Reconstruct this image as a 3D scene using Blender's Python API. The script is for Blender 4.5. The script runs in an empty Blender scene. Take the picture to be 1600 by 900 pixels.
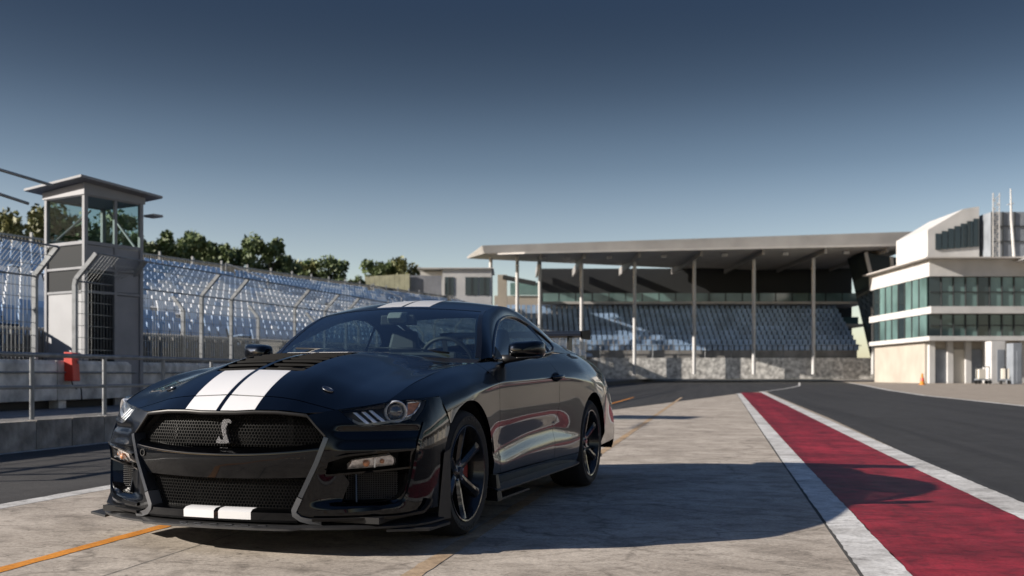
import bpy, bmesh, math, random
import numpy as np
from mathutils import Vector, Matrix
from mathutils.geometry import delaunay_2d_cdt

# ------------------------------------------------------------------ camera, light, exposure
scene = bpy.context.scene
COL = scene.collection
R = math.radians
CAM_H = 0.857
cam_data = bpy.data.cameras.new('camera')
cam = bpy.data.objects.new('camera', cam_data)
COL.objects.link(cam)
cam.location = (0, 0, CAM_H)
cam.rotation_euler = (R(90), 0, R(11.268))       # level camera, rise shift like a view camera
cam_data.sensor_width = 36
cam_data.lens = 36 * 1596.07 / 1600
cam_data.shift_y = 142 / 1600
cam_data.clip_end = 3000
cam_data.clip_start = 0.05
cam_data.dof.use_dof = True
cam_data.dof.focus_distance = 5.3
cam_data.dof.aperture_fstop = 3.2
scene.camera = cam

SUN_DIR = Vector((-2.354, -1.058, 1.0)).normalized()   # towards the sun
SUN_EL = math.asin(SUN_DIR.z)
SUN_AZ = math.atan2(SUN_DIR.x, SUN_DIR.y)              # clockwise from +Y

world = bpy.data.worlds.new('World')
scene.world = world
world.use_nodes = True
wn = world.node_tree.nodes
wl = world.node_tree.links
wn.clear()
w_out = wn.new('ShaderNodeOutputWorld')
w_bg = wn.new('ShaderNodeBackground')
w_sky = wn.new('ShaderNodeTexSky')
w_sky.sky_type = 'NISHITA'
w_sky.sun_disc = False
w_sky.sun_elevation = SUN_EL
w_sky.sun_rotation = SUN_AZ
w_sky.altitude = 200
w_sky.air_density = 1.0
w_sky.dust_density = 1.2
w_sky.ozone_density = 1.5
# elevation ramp on the sky: dark towards frame top, raised above to fill shadows
w_tc = wn.new('ShaderNodeTexCoord')
w_sep = wn.new('ShaderNodeSeparateXYZ')
w_ramp = wn.new('ShaderNodeValToRGB')
w_mul = wn.new('ShaderNodeMix')
w_mul.data_type = 'RGBA'
w_mul.blend_type = 'MULTIPLY'
w_mul.inputs[0].default_value = 1.0
w_ramp.color_ramp.interpolation = 'B_SPLINE'
el = w_ramp.color_ramp.elements
el[0].position = 0.0;  el[0].color = (0.833, 0.7905, 0.748, 1)
el[1].position = 1.0;  el[1].color = (0.27, 0.34, 0.45, 1)
for p_, c_ in ((0.10, (0.68, 0.595, 0.5653, 1)), (0.155, (0.476, 0.4335, 0.425, 1)), (0.20, (0.3272, 0.3187, 0.323, 1)), (0.27, (0.1403, 0.1428, 0.153, 1)), (0.355, (0.0663, 0.0748, 0.0901, 1)), (0.42, (0.14, 0.168, 0.212, 1)), (0.58, (0.23, 0.285, 0.37, 1))):
    e_ = el.new(p_); e_.color = c_
wl.new(w_tc.outputs['Generated'], w_sep.inputs[0])
wl.new(w_sep.outputs['Z'], w_ramp.inputs[0])
wl.new(w_sky.outputs[0], w_mul.inputs[6])
wl.new(w_ramp.outputs[0], w_mul.inputs[7])
wl.new(w_mul.outputs[2], w_bg.inputs[0])
w_bg.inputs[1].default_value = 0.10
wl.new(w_bg.outputs[0], w_out.inputs[0])

sun_data = bpy.data.lights.new('sun', 'SUN')
sun_data.energy = 3.6
sun_data.angle = R(0.5)
sun_data.color = (1.0, 0.92, 0.82)
sun = bpy.data.objects.new('sun', sun_data)
COL.objects.link(sun)
sun.rotation_euler = SUN_DIR.to_track_quat('Z', 'Y').to_euler()
sun.location = (-20, -10, 20)

scene.view_settings.view_transform = 'Standard'
scene.view_settings.look = 'None'
scene.view_settings.exposure = 1.35
scene.view_settings.gamma = 1.0
scene.cycles.max_bounces = 7
scene.cycles.transparent_max_bounces = 16
scene.cycles.use_denoising = True

# ------------------------------------------------------------------ materials
MATS = {}
def mat(name, color, rough=0.5, metal=0.0, spec=0.5, coat=0.0, coat_rough=0.03, noise=None, bump=None, rnd=0.0):
    """noise = (scale, amount, detail) mottles the colour; bump = (scale, strength)"""
    m = bpy.data.materials.new(name)
    m.use_nodes = True
    nt = m.node_tree
    b = nt.nodes['Principled BSDF']
    b.inputs['Base Color'].default_value = (*color, 1)
    b.inputs['Roughness'].default_value = rough
    b.inputs['Metallic'].default_value = metal
    b.inputs['Specular IOR Level'].default_value = spec
    b.inputs['Coat Weight'].default_value = coat
    b.inputs['Coat Roughness'].default_value = coat_rough
    b.inputs['Coat IOR'].default_value = 1.42
    tc = None
    if noise or bump:
        tc = nt.nodes.new('ShaderNodeTexCoord')
    if noise:
        n = nt.nodes.new('ShaderNodeTexNoise')
        n.inputs['Scale'].default_value = noise[0]
        n.inputs['Detail'].default_value = noise[2] if len(noise) > 2 else 5
        nt.links.new(tc.outputs['Object'], n.inputs['Vector'])
        r = nt.nodes.new('ShaderNodeValToRGB')
        lo = [max(0, c * (1 - noise[1])) for c in color]
        hi = [min(1, c * (1 + noise[1])) for c in color]
        r.color_ramp.elements[0].position = 0.3
        r.color_ramp.elements[1].position = 0.7
        r.color_ramp.elements[0].color = (*lo, 1)
        r.color_ramp.elements[1].color = (*hi, 1)
        nt.links.new(n.outputs[0], r.inputs[0])
        src = r.outputs[0]
        if rnd:            # each block a little lighter or darker than its neighbours
            oi = nt.nodes.new('ShaderNodeObjectInfo'); mr = nt.nodes.new('ShaderNodeMapRange')
            mr.inputs['To Min'].default_value = 1 - rnd; mr.inputs['To Max'].default_value = 1 + rnd
            mx = nt.nodes.new('ShaderNodeMix'); mx.data_type = 'RGBA'; mx.blend_type = 'MULTIPLY'; mx.inputs[0].default_value = 1.0
            nt.links.new(oi.outputs['Random'], mr.inputs[0]); nt.links.new(src, mx.inputs[6]); nt.links.new(mr.outputs[0], mx.inputs[7])
            src = mx.outputs[2]
        nt.links.new(src, b.inputs['Base Color'])
    if bump:
        n2 = nt.nodes.new('ShaderNodeTexNoise')
        n2.inputs['Scale'].default_value = bump[0]
        n2.inputs['Detail'].default_value = 6
        nt.links.new(tc.outputs['Object'], n2.inputs['Vector'])
        bp = nt.nodes.new('ShaderNodeBump')
        bp.inputs['Strength'].default_value = bump[1]
        bp.inputs['Distance'].default_value = 0.02
        nt.links.new(n2.outputs[0], bp.inputs['Height'])
        nt.links.new(bp.outputs[0], b.inputs['Normal'])
    MATS[name] = m
    return m

def glass_mat(name, tint, ior=1.5, rough=0.0, refl=1.0):
    """thin pane: tinted see-through plus a Fresnel mirror"""
    m = bpy.data.materials.new(name)
    m.use_nodes = True
    nt = m.node_tree
    nt.nodes.clear()
    o = nt.nodes.new('ShaderNodeOutputMaterial')
    mx = nt.nodes.new('ShaderNodeMixShader')
    tr = nt.nodes.new('ShaderNodeBsdfTransparent')
    gl = nt.nodes.new('ShaderNodeBsdfGlossy')
    # Schlick on the facing ratio: the same from either side of a thin pane
    f0 = ((ior - 1) / (ior + 1)) ** 2
    lw = nt.nodes.new('ShaderNodeLayerWeight'); lw.inputs['Blend'].default_value = 0.5
    pw = nt.nodes.new('ShaderNodeMath'); pw.operation = 'POWER'; pw.inputs[1].default_value = 4.0
    fr = nt.nodes.new('ShaderNodeMath'); fr.operation = 'MULTIPLY_ADD'
    fr.inputs[1].default_value = 1 - f0; fr.inputs[2].default_value = f0
    nt.links.new(lw.outputs['Facing'], pw.inputs[0]); nt.links.new(pw.outputs[0], fr.inputs[0])
    tr.inputs[0].default_value = (*tint, 1)
    gl.inputs['Color'].default_value = (refl, refl, refl, 1)
    gl.inputs['Roughness'].default_value = rough
    nt.links.new(fr.outputs[0], mx.inputs[0])
    nt.links.new(tr.outputs[0], mx.inputs[1])
    nt.links.new(gl.outputs[0], mx.inputs[2])
    nt.links.new(mx.outputs[0], o.inputs[0])
    MATS[name] = m
    return m

def ground_mat(name, base, dark, light, grain=60.0, streak=True, rough=0.85, stain=0.5, cracks=0.0, bumps=0.25, spec=0.3, gcon=0.3, rub=0.0):
    """worn paving: fine grain, drawn-out wear, broad stains and hairline cracks"""
    m = bpy.data.materials.new(name)
    m.use_nodes = True
    nt = m.node_tree
    N, L = nt.nodes, nt.links
    b = N['Principled BSDF']
    b.inputs['Specular IOR Level'].default_value = spec
    tc = N.new('ShaderNodeTexCoord')
    def noise(scale, detail, rough_=0.55, mapping=None, dist=0.0):
        n = N.new('ShaderNodeTexNoise')
        n.inputs['Scale'].default_value = scale
        n.inputs['Detail'].default_value = detail
        n.inputs['Roughness'].default_value = rough_
        n.inputs['Distortion'].default_value = dist
        if mapping:
            mp = N.new('ShaderNodeMapping')
            mp.inputs['Scale'].default_value = mapping
            mp.inputs['Rotation'].default_value = (0, 0, R(6))
            L.new(tc.outputs['Object'], mp.inputs[0])
            L.new(mp.outputs[0], n.inputs['Vector'])
            if mapping[1] < .2: mp.inputs['Rotation'].default_value = (0, 0, R(1))
        else:
            L.new(tc.outputs['Object'], n.inputs['Vector'])
        return n.outputs[0]
    def ramp(src, p0, c0, p1, c1):
        r = N.new('ShaderNodeValToRGB')
        r.color_ramp.elements[0].position = p0
        r.color_ramp.elements[1].position = p1
        r.color_ramp.elements[0].color = (*c0, 1)
        r.color_ramp.elements[1].color = (*c1, 1)
        L.new(src, r.inputs[0])
        return r.outputs[0]
    def mix(fac, a, b_, mode='MIX'):
        x = N.new('ShaderNodeMix'); x.data_type = 'RGBA'; x.blend_type = mode
        if isinstance(fac, float): x.inputs[0].default_value = fac
        else: L.new(fac, x.inputs[0])
        for sock, v in ((x.inputs[6], a), (x.inputs[7], b_)):
            if isinstance(v, tuple): sock.default_value = (*v, 1)
            else: L.new(v, sock)
        return x.outputs[2]
    col = ramp(noise(0.9, 6, 0.6, dist=0.6), 0.30, dark, 0.68, light)
    col = mix(0.45, col, base)
    if streak:
        st = ramp(noise(1.5, 10, 0.66, (0.85, 1.1, 1.0), 0.5), 0.38, (0.62, 0.60, 0.58), 0.62, (1.10, 1.10, 1.10))
        col = mix(stain, col, st, 'MULTIPLY')
        st2 = ramp(noise(5.5, 10, 0.72, (0.85, 1.1, 1.0), 0.7), 0.36, (0.46, 0.45, 0.44), 0.52, (1.0, 1.0, 1.0))
        col = mix(stain, col, st2, 'MULTIPLY')
        st3 = ramp(noise(16, 10, 0.75, (0.7, 1.2, 1.0), 1.0), 0.33, (0.30, 0.29, 0.28), 0.45, (1.0, 1.0, 1.0))
        col = mix(min(1.0, stain * 1.3), col, st3, 'MULTIPLY')
    gr = ramp(noise(grain, 3, 0.7), 0.28, (1 - gcon,) * 3, 0.72, (1 + gcon * .7,) * 3)
    col = mix(0.8, col, gr, 'MULTIPLY')
    if rub:          # rubber laid down along the lane
        rb_ = ramp(noise(1.0, 6, 0.6, (2.6, 0.05, 1.0), 0.3), 0.36, (0.45, 0.45, 0.46), 0.56, (1.05, 1.05, 1.05))
        col = mix(rub, col, rb_, 'MULTIPLY')
    if cracks > 0:
        v = N.new('ShaderNodeTexVoronoi'); v.feature = 'DISTANCE_TO_EDGE'
        v.inputs['Scale'].default_value = 0.55
        mp = N.new('ShaderNodeMapping')
        L.new(tc.outputs['Object'], mp.inputs[0])
        wob = N.new('ShaderNodeTexNoise'); wob.inputs['Scale'].default_value = 3.0; wob.inputs['Detail'].default_value = 6
        L.new(tc.outputs['Object'], wob.inputs['Vector'])
        va = N.new('ShaderNodeVectorMath'); va.operation = 'MULTIPLY_ADD'
        va.inputs[1].default_value = (0.6, 0.6, 0.0)
        L.new(wob.outputs[1], va.inputs[0]); L.new(mp.outputs[0], va.inputs[2])
        L.new(va.outputs[0], v.inputs['Vector'])
        ck = ramp(v.outputs['Distance'], 0.0, (0.35, 0.34, 0.33), 0.012, (1, 1, 1))
        col = mix(cracks, col, ck, 'MULTIPLY')
    L.new(col, b.inputs['Base Color'])
    rr = N.new('ShaderNodeMapRange')
    rr.inputs['To Min'].default_value = rough - 0.12
    rr.inputs['To Max'].default_value = min(1, rough + 0.1)
    L.new(noise(4, 5), rr.inputs[0])
    L.new(rr.outputs[0], b.inputs['Roughness'])
    bp = N.new('ShaderNodeBump')
    bp.inputs['Strength'].default_value = bumps
    bp.inputs['Distance'].default_value = 0.01
    L.new(noise(grain * 0.6, 7, 0.7), bp.inputs['Height'])
    L.new(bp.outputs[0], b.inputs['Normal'])
    MATS[name] = m
    return m

ground_mat('concrete_pad', (0.45, 0.395, 0.335), (0.36, 0.315, 0.27), (0.52, 0.465, 0.40), grain=55, stain=0.68, cracks=0.5, gcon=0.35)
ground_mat('asphalt', (0.060, 0.057, 0.055), (0.046, 0.044, 0.043), (0.075, 0.072, 0.069), grain=75, stain=0.3, rough=0.82, bumps=0.6, gcon=0.55, rub=0.35)
ground_mat('asphalt_fine', (0.040, 0.040, 0.041), (0.033, 0.033, 0.034), (0.048, 0.048, 0.049), grain=80, stain=0.35, rough=0.8, bumps=0.5, gcon=0.5, rub=0.55)
ground_mat('apron', (0.34, 0.29, 0.24), (0.27, 0.23, 0.19), (0.40, 0.35, 0.29), grain=30, stain=0.4)
ground_mat('earth', (0.13, 0.12, 0.08), (0.08, 0.09, 0.05), (0.17, 0.15, 0.10), grain=8, stain=0.3)
ground_mat('white_paint', (0.66, 0.65, 0.63), (0.52, 0.51, 0.49), (0.74, 0.73, 0.71), grain=50, stain=0.7, rough=0.6, cracks=0.3)
ground_mat('red_paint', (0.31, 0.019, 0.033), (0.20, 0.012, 0.021), (0.41, 0.028, 0.045), grain=60, stain=1.0, rough=0.55, cracks=0.5, rub=0.6, gcon=0.4)
ground_mat('orange_paint', (0.70, 0.27, 0.030), (0.55, 0.21, 0.03), (0.78, 0.31, 0.04), grain=50, stain=0.5, rough=0.7)
ground_mat('orange_worn', (0.44, 0.33, 0.22), (0.38, 0.31, 0.24), (0.52, 0.32, 0.15), grain=50, stain=0.7, rough=0.8)
ground_mat('walkway', (0.22, 0.21, 0.20), (0.16, 0.15, 0.15), (0.28, 0.27, 0.25), grain=30, stain=0.5)
mat('kerb_block', (0.27, 0.25, 0.225), 0.9, noise=(5.0, 0.45, 9), bump=(30, 0.5), rnd=0.25)
mat('barrier_concrete', (0.52, 0.505, 0.48), 0.9, noise=(2.6, 0.55, 10), bump=(20, 0.4), rnd=0.15)
mat('joint', (0.05, 0.05, 0.05), 0.95)
mat('pad_joint', (0.17, 0.155, 0.135), 0.95, noise=(14, 0.6, 8))
mat('slot_joint', (0.045, 0.043, 0.040), 0.95)
mat('galvanised', (0.22, 0.23, 0.24), 0.5, metal=0.4, noise=(6, 0.25, 5))
mat('wire', (0.24, 0.25, 0.25), 0.5, metal=0.5)
mat('slat_dark', (0.075, 0.075, 0.072), 0.8, noise=(2, 0.4, 4))
mat('picket', (0.16, 0.16, 0.155), 0.6, metal=0.2)
mat('tower_frame', (0.22, 0.225, 0.24), 0.55, metal=0.0, spec=0.25, noise=(3, 0.12, 4))
mat('tower_panel', (0.20, 0.205, 0.225), 0.55, noise=(2, 0.12, 4))
mat('tower_white', (0.27, 0.275, 0.29), 0.6, noise=(2, 0.08, 4))
mat('tower_dark', (0.030, 0.032, 0.034), 0.6, spec=0.08)
mat('red_box', (0.62, 0.045, 0.025), 0.45, noise=(5, 0.15, 3))
mat('cable', (0.02, 0.02, 0.02), 0.6)
mat('seat_blue', (0.28, 0.40, 0.58), 0.30, noise=(0.5, 0.3, 2))
mat('seat_glint', (0.76, 0.79, 0.83), 0.32, noise=(0.5, 0.15, 2))  # pale copy of the seat plastic, painting in its sun glints
mat('terrace', (0.24, 0.23, 0.22), 0.9, noise=(0.8, 0.3, 6))
mat('leaf', (0.088, 0.122, 0.044), 0.6, noise=(0.35, 0.5, 3))
mat('leaf_yellow', (0.12, 0.125, 0.040), 0.6, noise=(0.35, 0.45, 3))
mat('bark', (0.09, 0.07, 0.05), 0.9, noise=(4, 0.3, 5))
mat('render_white', (0.47, 0.465, 0.46), 0.7, noise=(0.6, 0.12, 5))
mat('render_tan', (0.36, 0.325, 0.28), 0.8, noise=(0.5, 0.12, 5))
mat('soffit', (0.42, 0.40, 0.38), 0.6, noise=(0.6, 0.1, 4))
mat('metal_roof', (0.30, 0.29, 0.28), 0.5, metal=0.2, noise=(0.4, 0.15, 4))
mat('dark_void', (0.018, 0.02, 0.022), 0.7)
mat('timber_wall', (0.36, 0.35, 0.24), 0.8, noise=(1.5, 0.2, 5))
mat('window_dark', (0.020, 0.030, 0.034), 0.06, spec=0.8)
mat('window_teal', (0.10, 0.165, 0.16), 0.08, spec=0.8, noise=(0.25, 0.5, 2))
mat('frame_dark', (0.03, 0.033, 0.035), 0.5)
mat('machine_grey', (0.20, 0.22, 0.25), 0.5, noise=(0.8, 0.15, 4))
mat('blind', (0.55, 0.52, 0.46), 0.8)
glass_mat('tower_glass', (0.84, 0.90, 0.89), 1.25, refl=0.12)

# car
mat('paint', (0.0028, 0.0038, 0.0062), 0.34, metal=1.0, spec=0.0, coat=1.0, coat_rough=0.015)
mat('stripe', (0.60, 0.60, 0.61), 0.35, coat=0.6, coat_rough=0.05)
mat('gloss_black', (0.004, 0.004, 0.0045), 0.18, coat=0.6)
mat('satin_black', (0.009, 0.009, 0.010), 0.42, spec=0.32)
mat('splitter_grey', (0.014, 0.014, 0.015), 0.48, noise=(30, 0.2, 3))
mat('frame_grey', (0.10, 0.11, 0.13), 0.28, metal=0.9, coat=0.3)
mat('mesh_black', (0.035, 0.035, 0.036), 0.32, spec=0.5)  # cell walls lightened to read as sunlit; the intake mesh shares it
mat('mesh_face_shade', (0.0015, 0.0015, 0.0016), 0.5, spec=0.12)  # same black plastic, front faces darkened by colour to look unlit
mat('void', (0.003, 0.003, 0.003), 0.9)
mat('rubber', (0.012, 0.012, 0.012), 0.75, bump=(80, 0.15))
mat('tyre_print', (0.055, 0.055, 0.055), 0.7)
mat('rim', (0.020, 0.020, 0.022), 0.25, metal=0.6, coat=0.7)
mat('chrome', (0.75, 0.75, 0.76), 0.15, metal=1.0)
mat('emblem', (0.11, 0.11, 0.115), 0.42, metal=1.0, bump=(220, 0.6))
mat('disc', (0.20, 0.20, 0.20), 0.4, metal=0.9)
mat('caliper', (0.22, 0.012, 0.010), 0.4, coat=0.5)
mat('lamp_silver', (0.78, 0.79, 0.81), 0.26, metal=0.6)
mat('lamp_black', (0.085, 0.085, 0.088), 0.20, metal=0.4)
mat('slat_black', (0.003, 0.003, 0.0035), 0.5, spec=0.05)
mat('frame_satin', (0.075, 0.078, 0.085), 0.42)
mat('lamp_amber', (0.46, 0.20, 0.10), 0.3, noise=(40, 0.4, 2))
mat('lamp_clear', (0.60, 0.55, 0.53), 0.2, metal=0.3, noise=(60, 0.35, 2))
mat('lamp_red', (0.28, 0.008, 0.008), 0.2, coat=1.0)
mat('projector', (0.05, 0.055, 0.065), 0.05, spec=1.0, coat=1.0)
mat('carpet', (0.012, 0.012, 0.013), 0.9)
mat('leather', (0.028, 0.028, 0.029), 0.55)
mat('trim_grey', (0.30, 0.31, 0.30), 0.7)
glass_mat('lens', (0.92, 0.94, 0.95), 1.35)
glass_mat('windshield_glass', (0.52, 0.62, 0.62), 2.2)
glass_mat('side_glass', (0.52, 0.63, 0.66), 3.2)

# ------------------------------------------------------------------ mesh helpers
def tag(o, label=None, cat=None, group=None, kind=None):
    if label: o['label'] = label
    if cat: o['category'] = cat
    if group: o['group'] = group
    if kind: o['kind'] = kind
    return o
def link(name, me, parent=None):
    o = bpy.data.objects.new(name, me)
    COL.objects.link(o)
    if parent is not None: o.parent = parent
    return o
def empty(name, loc=(0, 0, 0), rz=0.0, parent=None):
    o = bpy.data.objects.new(name, None)
    COL.objects.link(o)
    o.location = loc
    o.rotation_euler = (0, 0, rz)
    o.empty_display_size = 0.2
    if parent is not None: o.parent = parent
    return o
def copy_tree(o, parent=None):
    c = o.copy()
    COL.objects.link(c)
    c.parent = parent
    for ch in list(o.children):
        copy_tree(ch, c)
    return c

class MB:
    """collects boxes, tubes, prisms and sheets for ONE mesh object"""
    def __init__(self):
        self.v = []; self.f = []; self.mi = []; self.cur = 0
    def add(self, vs, fs):
        n = len(self.v)
        self.v.extend([tuple(map(float, p)) for p in vs])
        for f in fs:
            self.f.append(tuple(i + n for i in f)); self.mi.append(self.cur)
        return self
    def box(self, x0, x1, y0, y1, z0, z1):
        return self.add([(x0,y0,z0),(x1,y0,z0),(x1,y1,z0),(x0,y1,z0),(x0,y0,z1),(x1,y0,z1),(x1,y1,z1),(x0,y1,z1)],
                        [(0,3,2,1),(4,5,6,7),(0,1,5,4),(1,2,6,5),(2,3,7,6),(3,0,4,7)])
    def hexa(self, lo, hi):
        """lo, hi: four points each (same winding)"""
        return self.add(list(lo) + list(hi), [(0,3,2,1),(4,5,6,7),(0,1,5,4),(1,2,6,5),(2,3,7,6),(3,0,4,7)])
    def bar(self, a, b, w, h=None, up=(0, 0, 1)):
        """rectangular bar from a to b"""
        a = Vector(a); b = Vector(b); h = h or w
        d = (b - a).normalized(); u = Vector(up)
        if abs(d.dot(u)) > 0.97: u = Vector((0, 1, 0)) if abs(d.y) < 0.9 else Vector((1, 0, 0))
        s = d.cross(u).normalized(); u = s.cross(d)
        s *= w / 2; u *= h / 2
        return self.hexa([a - s - u, a + s - u, a + s + u, a - s + u], [b - s - u, b + s - u, b + s + u, b - s + u])
    def tube(self, pts, r, n=8, caps=True):
        pts = [Vector(p) for p in pts]
        rs = r if isinstance(r, (list, tuple)) else [r] * len(pts)
        rings = []; ref = None
        for i, p in enumerate(pts):
            if i == 0: d = pts[1] - p
            elif i == len(pts) - 1: d = p - pts[i - 1]
            else: d = (pts[i + 1] - p).normalized() + (p - pts[i - 1]).normalized()
            d.normalize()
            if ref is None:
                ref = Vector((0, 0, 1)) if abs(d.z) < 0.9 else Vector((1, 0, 0))
            s = d.cross(ref).normalized(); u = s.cross(d).normalized(); ref = u
            rings.append([p + (s * math.cos(2*math.pi*k/n) + u * math.sin(2*math.pi*k/n)) * rs[i] for k in range(n)])
        vs = [q for ring in rings for q in ring]
        fs = []
        for i in range(len(pts) - 1):
            for k in range(n):
                k2 = (k + 1) % n
                fs.append((i*n + k, i*n + k2, (i+1)*n + k2, (i+1)*n + k))
        if caps:
            fs.append(tuple(range(n))[::-1]); fs.append(tuple((len(pts)-1)*n + k for k in range(n)))
        return self.add(vs, fs)
    def grid(self, P):
        """P: rows of points"""
        nr, nc = len(P), len(P[0])
        return self.add([q for row in P for q in row],
                        [(i*nc + j, i*nc + j + 1, (i+1)*nc + j + 1, (i+1)*nc + j) for i in range(nr-1) for j in range(nc-1)])
    def prism(self, poly, fn, d):
        """poly in 2D, fn(a, b, h) -> 3D point; extruded from h=0 to h=d"""
        n = len(poly)
        return self.add([fn(a, b, 0) for a, b in poly] + [fn(a, b, d) for a, b in poly],
                        [tuple(range(n))[::-1], tuple(range(n, 2*n))] + [(i, (i+1) % n, (i+1) % n + n, i + n) for i in range(n)])
    def lathe(self, prof, n=48, axis='Z', closed=False):
        """prof: (r, h) list"""
        vs = []
        for r_, h_ in prof:
            for k in range(n):
                a = 2*math.pi*k/n
                c, s = r_*math.cos(a), r_*math.sin(a)
                vs.append((c, s, h_) if axis == 'Z' else (c, h_, s))
        m = len(prof)
        fs = []
        for i in range(m - 1 + (1 if closed else 0)):
            j = (i + 1) % m
            for k in range(n):
                k2 = (k + 1) % n
                q = (i*n + k, i*n + k2, j*n + k2, j*n + k)
                fs.append(q if axis == 'Z' else q[::-1])
        return self.add(vs, fs)
    def mesh(self, name, mats, smooth=False, angle=None, fix=True):
        me = bpy.data.meshes.new(name)
        me.from_pydata(self.v, [], self.f)
        for m in (mats if isinstance(mats, (list, tuple)) else [mats]):
            me.materials.append(MATS[m])
        if len(set(self.mi)) > 1 or (self.mi and self.mi[0]):
            me.polygons.foreach_set('material_index', self.mi)
        if fix:
            bm = bmesh.new(); bm.from_mesh(me)
            bmesh.ops.recalc_face_normals(bm, faces=bm.faces)
            bm.to_mesh(me); bm.free()
        if smooth:
            me.polygons.foreach_set('use_smooth', [True] * len(me.polygons))
            if angle:
                me.set_sharp_from_angle(angle=R(angle))
        me.update()
        return me
    def build(self, name, mats, parent=None, smooth=False, angle=None, fix=True, bevel=0.0):
        o = link(name, self.mesh(name, mats, smooth, angle, fix), parent)
        if bevel:
            md = o.modifiers.new('edge', 'BEVEL'); md.width = bevel; md.segments = 2; md.limit_method = 'ANGLE'
        return o

def gauss(a, sig):
    """smooth along axis 0, ends held by point reflection"""
    k = int(max(1, math.ceil(3 * sig)))
    w = np.exp(-0.5 * (np.arange(-k, k + 1) / sig) ** 2); w /= w.sum()
    a = np.asarray(a, float)
    lo = 2 * a[0] - a[1:k + 1][::-1]; hi = 2 * a[-1] - a[-k - 1:-1][::-1]
    e = np.concatenate([lo, a, hi], 0)
    sh = e.shape; e2 = e.reshape(sh[0], -1)
    out = np.stack([np.convolve(e2[:, i], w, 'valid') for i in range(e2.shape[1])], 1)
    return out.reshape((a.shape[0],) + sh[1:])
def inside(poly, x, y):
    poly = np.asarray(poly); c = np.zeros(len(x), bool); n = len(poly)
    for i in range(n):
        x0, y0 = poly[i]; x1, y1 = poly[(i + 1) % n]
        if y0 == y1: continue
        hit = ((y0 > y) != (y1 > y)) & (x < (x1 - x0) * (y - y0) / (y1 - y0) + x0)
        c ^= hit
    return c
def panel(name, S, outline, mats, parent, holes=(), step=0.022, scale=(1, 1), depth=0.012, flip=False, mirror=False, lift=0.0):
    """sheet-metal panel cut from the surface S(u, v) by an outline (and holes) in uv, with turned-in edges"""
    su, sv = scale
    loops = []
    for poly in [outline] + list(holes):
        pts = []
        for i in range(len(poly)):
            a = np.array(poly[i], float); b = np.array(poly[(i + 1) % len(poly)], float)
            L = np.hypot((b[0] - a[0]) * su, (b[1] - a[1]) * sv)
            k = max(1, int(math.ceil(L / step)))
            for j in range(k): pts.append(a + (b - a) * j / k)
        loops.append(np.array(pts))
    allb = np.vstack(loops) * [su, sv]
    lo, hi = allb.min(0), allb.max(0)
    gx = np.arange(lo[0] + step * .3, hi[0], step); gy = np.arange(lo[1] + step * .3, hi[1], step)
    X, Y = np.meshgrid(gx, gy); X = X.ravel(); Y = Y.ravel()
    ok = inside(loops[0] * [su, sv], X, Y)
    for h in loops[1:]: ok &= ~inside(h * [su, sv], X, Y)
    X, Y = X[ok], Y[ok]
    if len(X):
        keep = np.ones(len(X), bool)
        for c in range(0, len(X), 2000):
            d = np.min((X[c:c+2000, None] - allb[None, :, 0])**2 + (Y[c:c+2000, None] - allb[None, :, 1])**2, 1)
            keep[c:c+2000] = d > (0.55 * step)**2
        X, Y = X[keep], Y[keep]
    P2 = np.vstack([allb, np.stack([X, Y], 1)])
    edges = []; o = 0
    for l in loops:
        n = len(l); edges += [(o + i, o + (i + 1) % n) for i in range(n)]; o += n
    vo, eo, fo, ov, oe, of = delaunay_2d_cdt([Vector(p) for p in P2], edges, [], 0, 1e-6)
    V2 = np.array([tuple(p) for p in vo])
    F = np.array([f for f in fo if len(f) == 3])
    cen = V2[F].mean(1)
    ok = inside(loops[0] * [su, sv], cen[:, 0], cen[:, 1])
    for h in loops[1:]: ok &= ~inside(h * [su, sv], cen[:, 0], cen[:, 1])
    F = F[ok]
    u, v = V2[:, 0] / su, V2[:, 1] / sv
    P = S(u, v)
    e = 0.006
    du = S(u + e / su, v) - S(u - e / su, v); dv = S(u, v + e / sv) - S(u, v - e / sv)
    Nn = np.cross(du, dv); Nn /= np.maximum(np.linalg.norm(Nn, axis=1), 1e-12)[:, None]
    if flip: Nn = -Nn
    P = P + Nn * lift
    if mirror:
        P = P * [1, -1, 1]; Nn = Nn * [1, -1, 1]
    # orient the faces with the normals
    fn = np.cross(P[F[:, 1]] - P[F[:, 0]], P[F[:, 2]] - P[F[:, 0]])
    bad = (fn * Nn[F[:, 0]]).sum(1) < 0
    F[bad] = F[bad][:, ::-1]
    # turned-in edge
    from collections import Counter
    ec = Counter()
    for a, b, c in F:
        for x, y in ((a, b), (b, c), (c, a)): ec[(x, y)] += 1
    bd = [(a, b) for (a, b) in ec if (b, a) not in ec]
    verts = [P]; norms = [Nn]; faces = [tuple(map(int, f)) for f in F]; base = len(P)
    if depth > 0 and bd:
        A = np.array([a for a, b in bd]); B = np.array([b for a, b in bd])
        ed = P[B] - P[A]; on = np.cross(ed, Nn[A]); on /= np.maximum(np.linalg.norm(on, axis=1), 1e-12)[:, None]
        q = np.stack([P[A], P[B], P[B] - Nn[B] * depth, P[A] - Nn[A] * depth], 1).reshape(-1, 3)
        verts.append(q); norms.append(np.repeat(on, 4, 0))
        for i in range(len(bd)):
            k = base + 4 * i; faces.append((k, k + 3, k + 2, k + 1))
    VV = np.vstack(verts); NV = np.vstack(norms)
    me = bpy.data.meshes.new(name)
    me.from_pydata(VV.tolist(), [], faces)
    for m in (mats if isinstance(mats, (list, tuple)) else [mats]): me.materials.append(MATS[m])
    me.polygons.foreach_set('use_smooth', [True] * len(me.polygons))
    me.update()
    me.normals_split_custom_set_from_vertices(NV.tolist())
    return link(name, me, parent)
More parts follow.
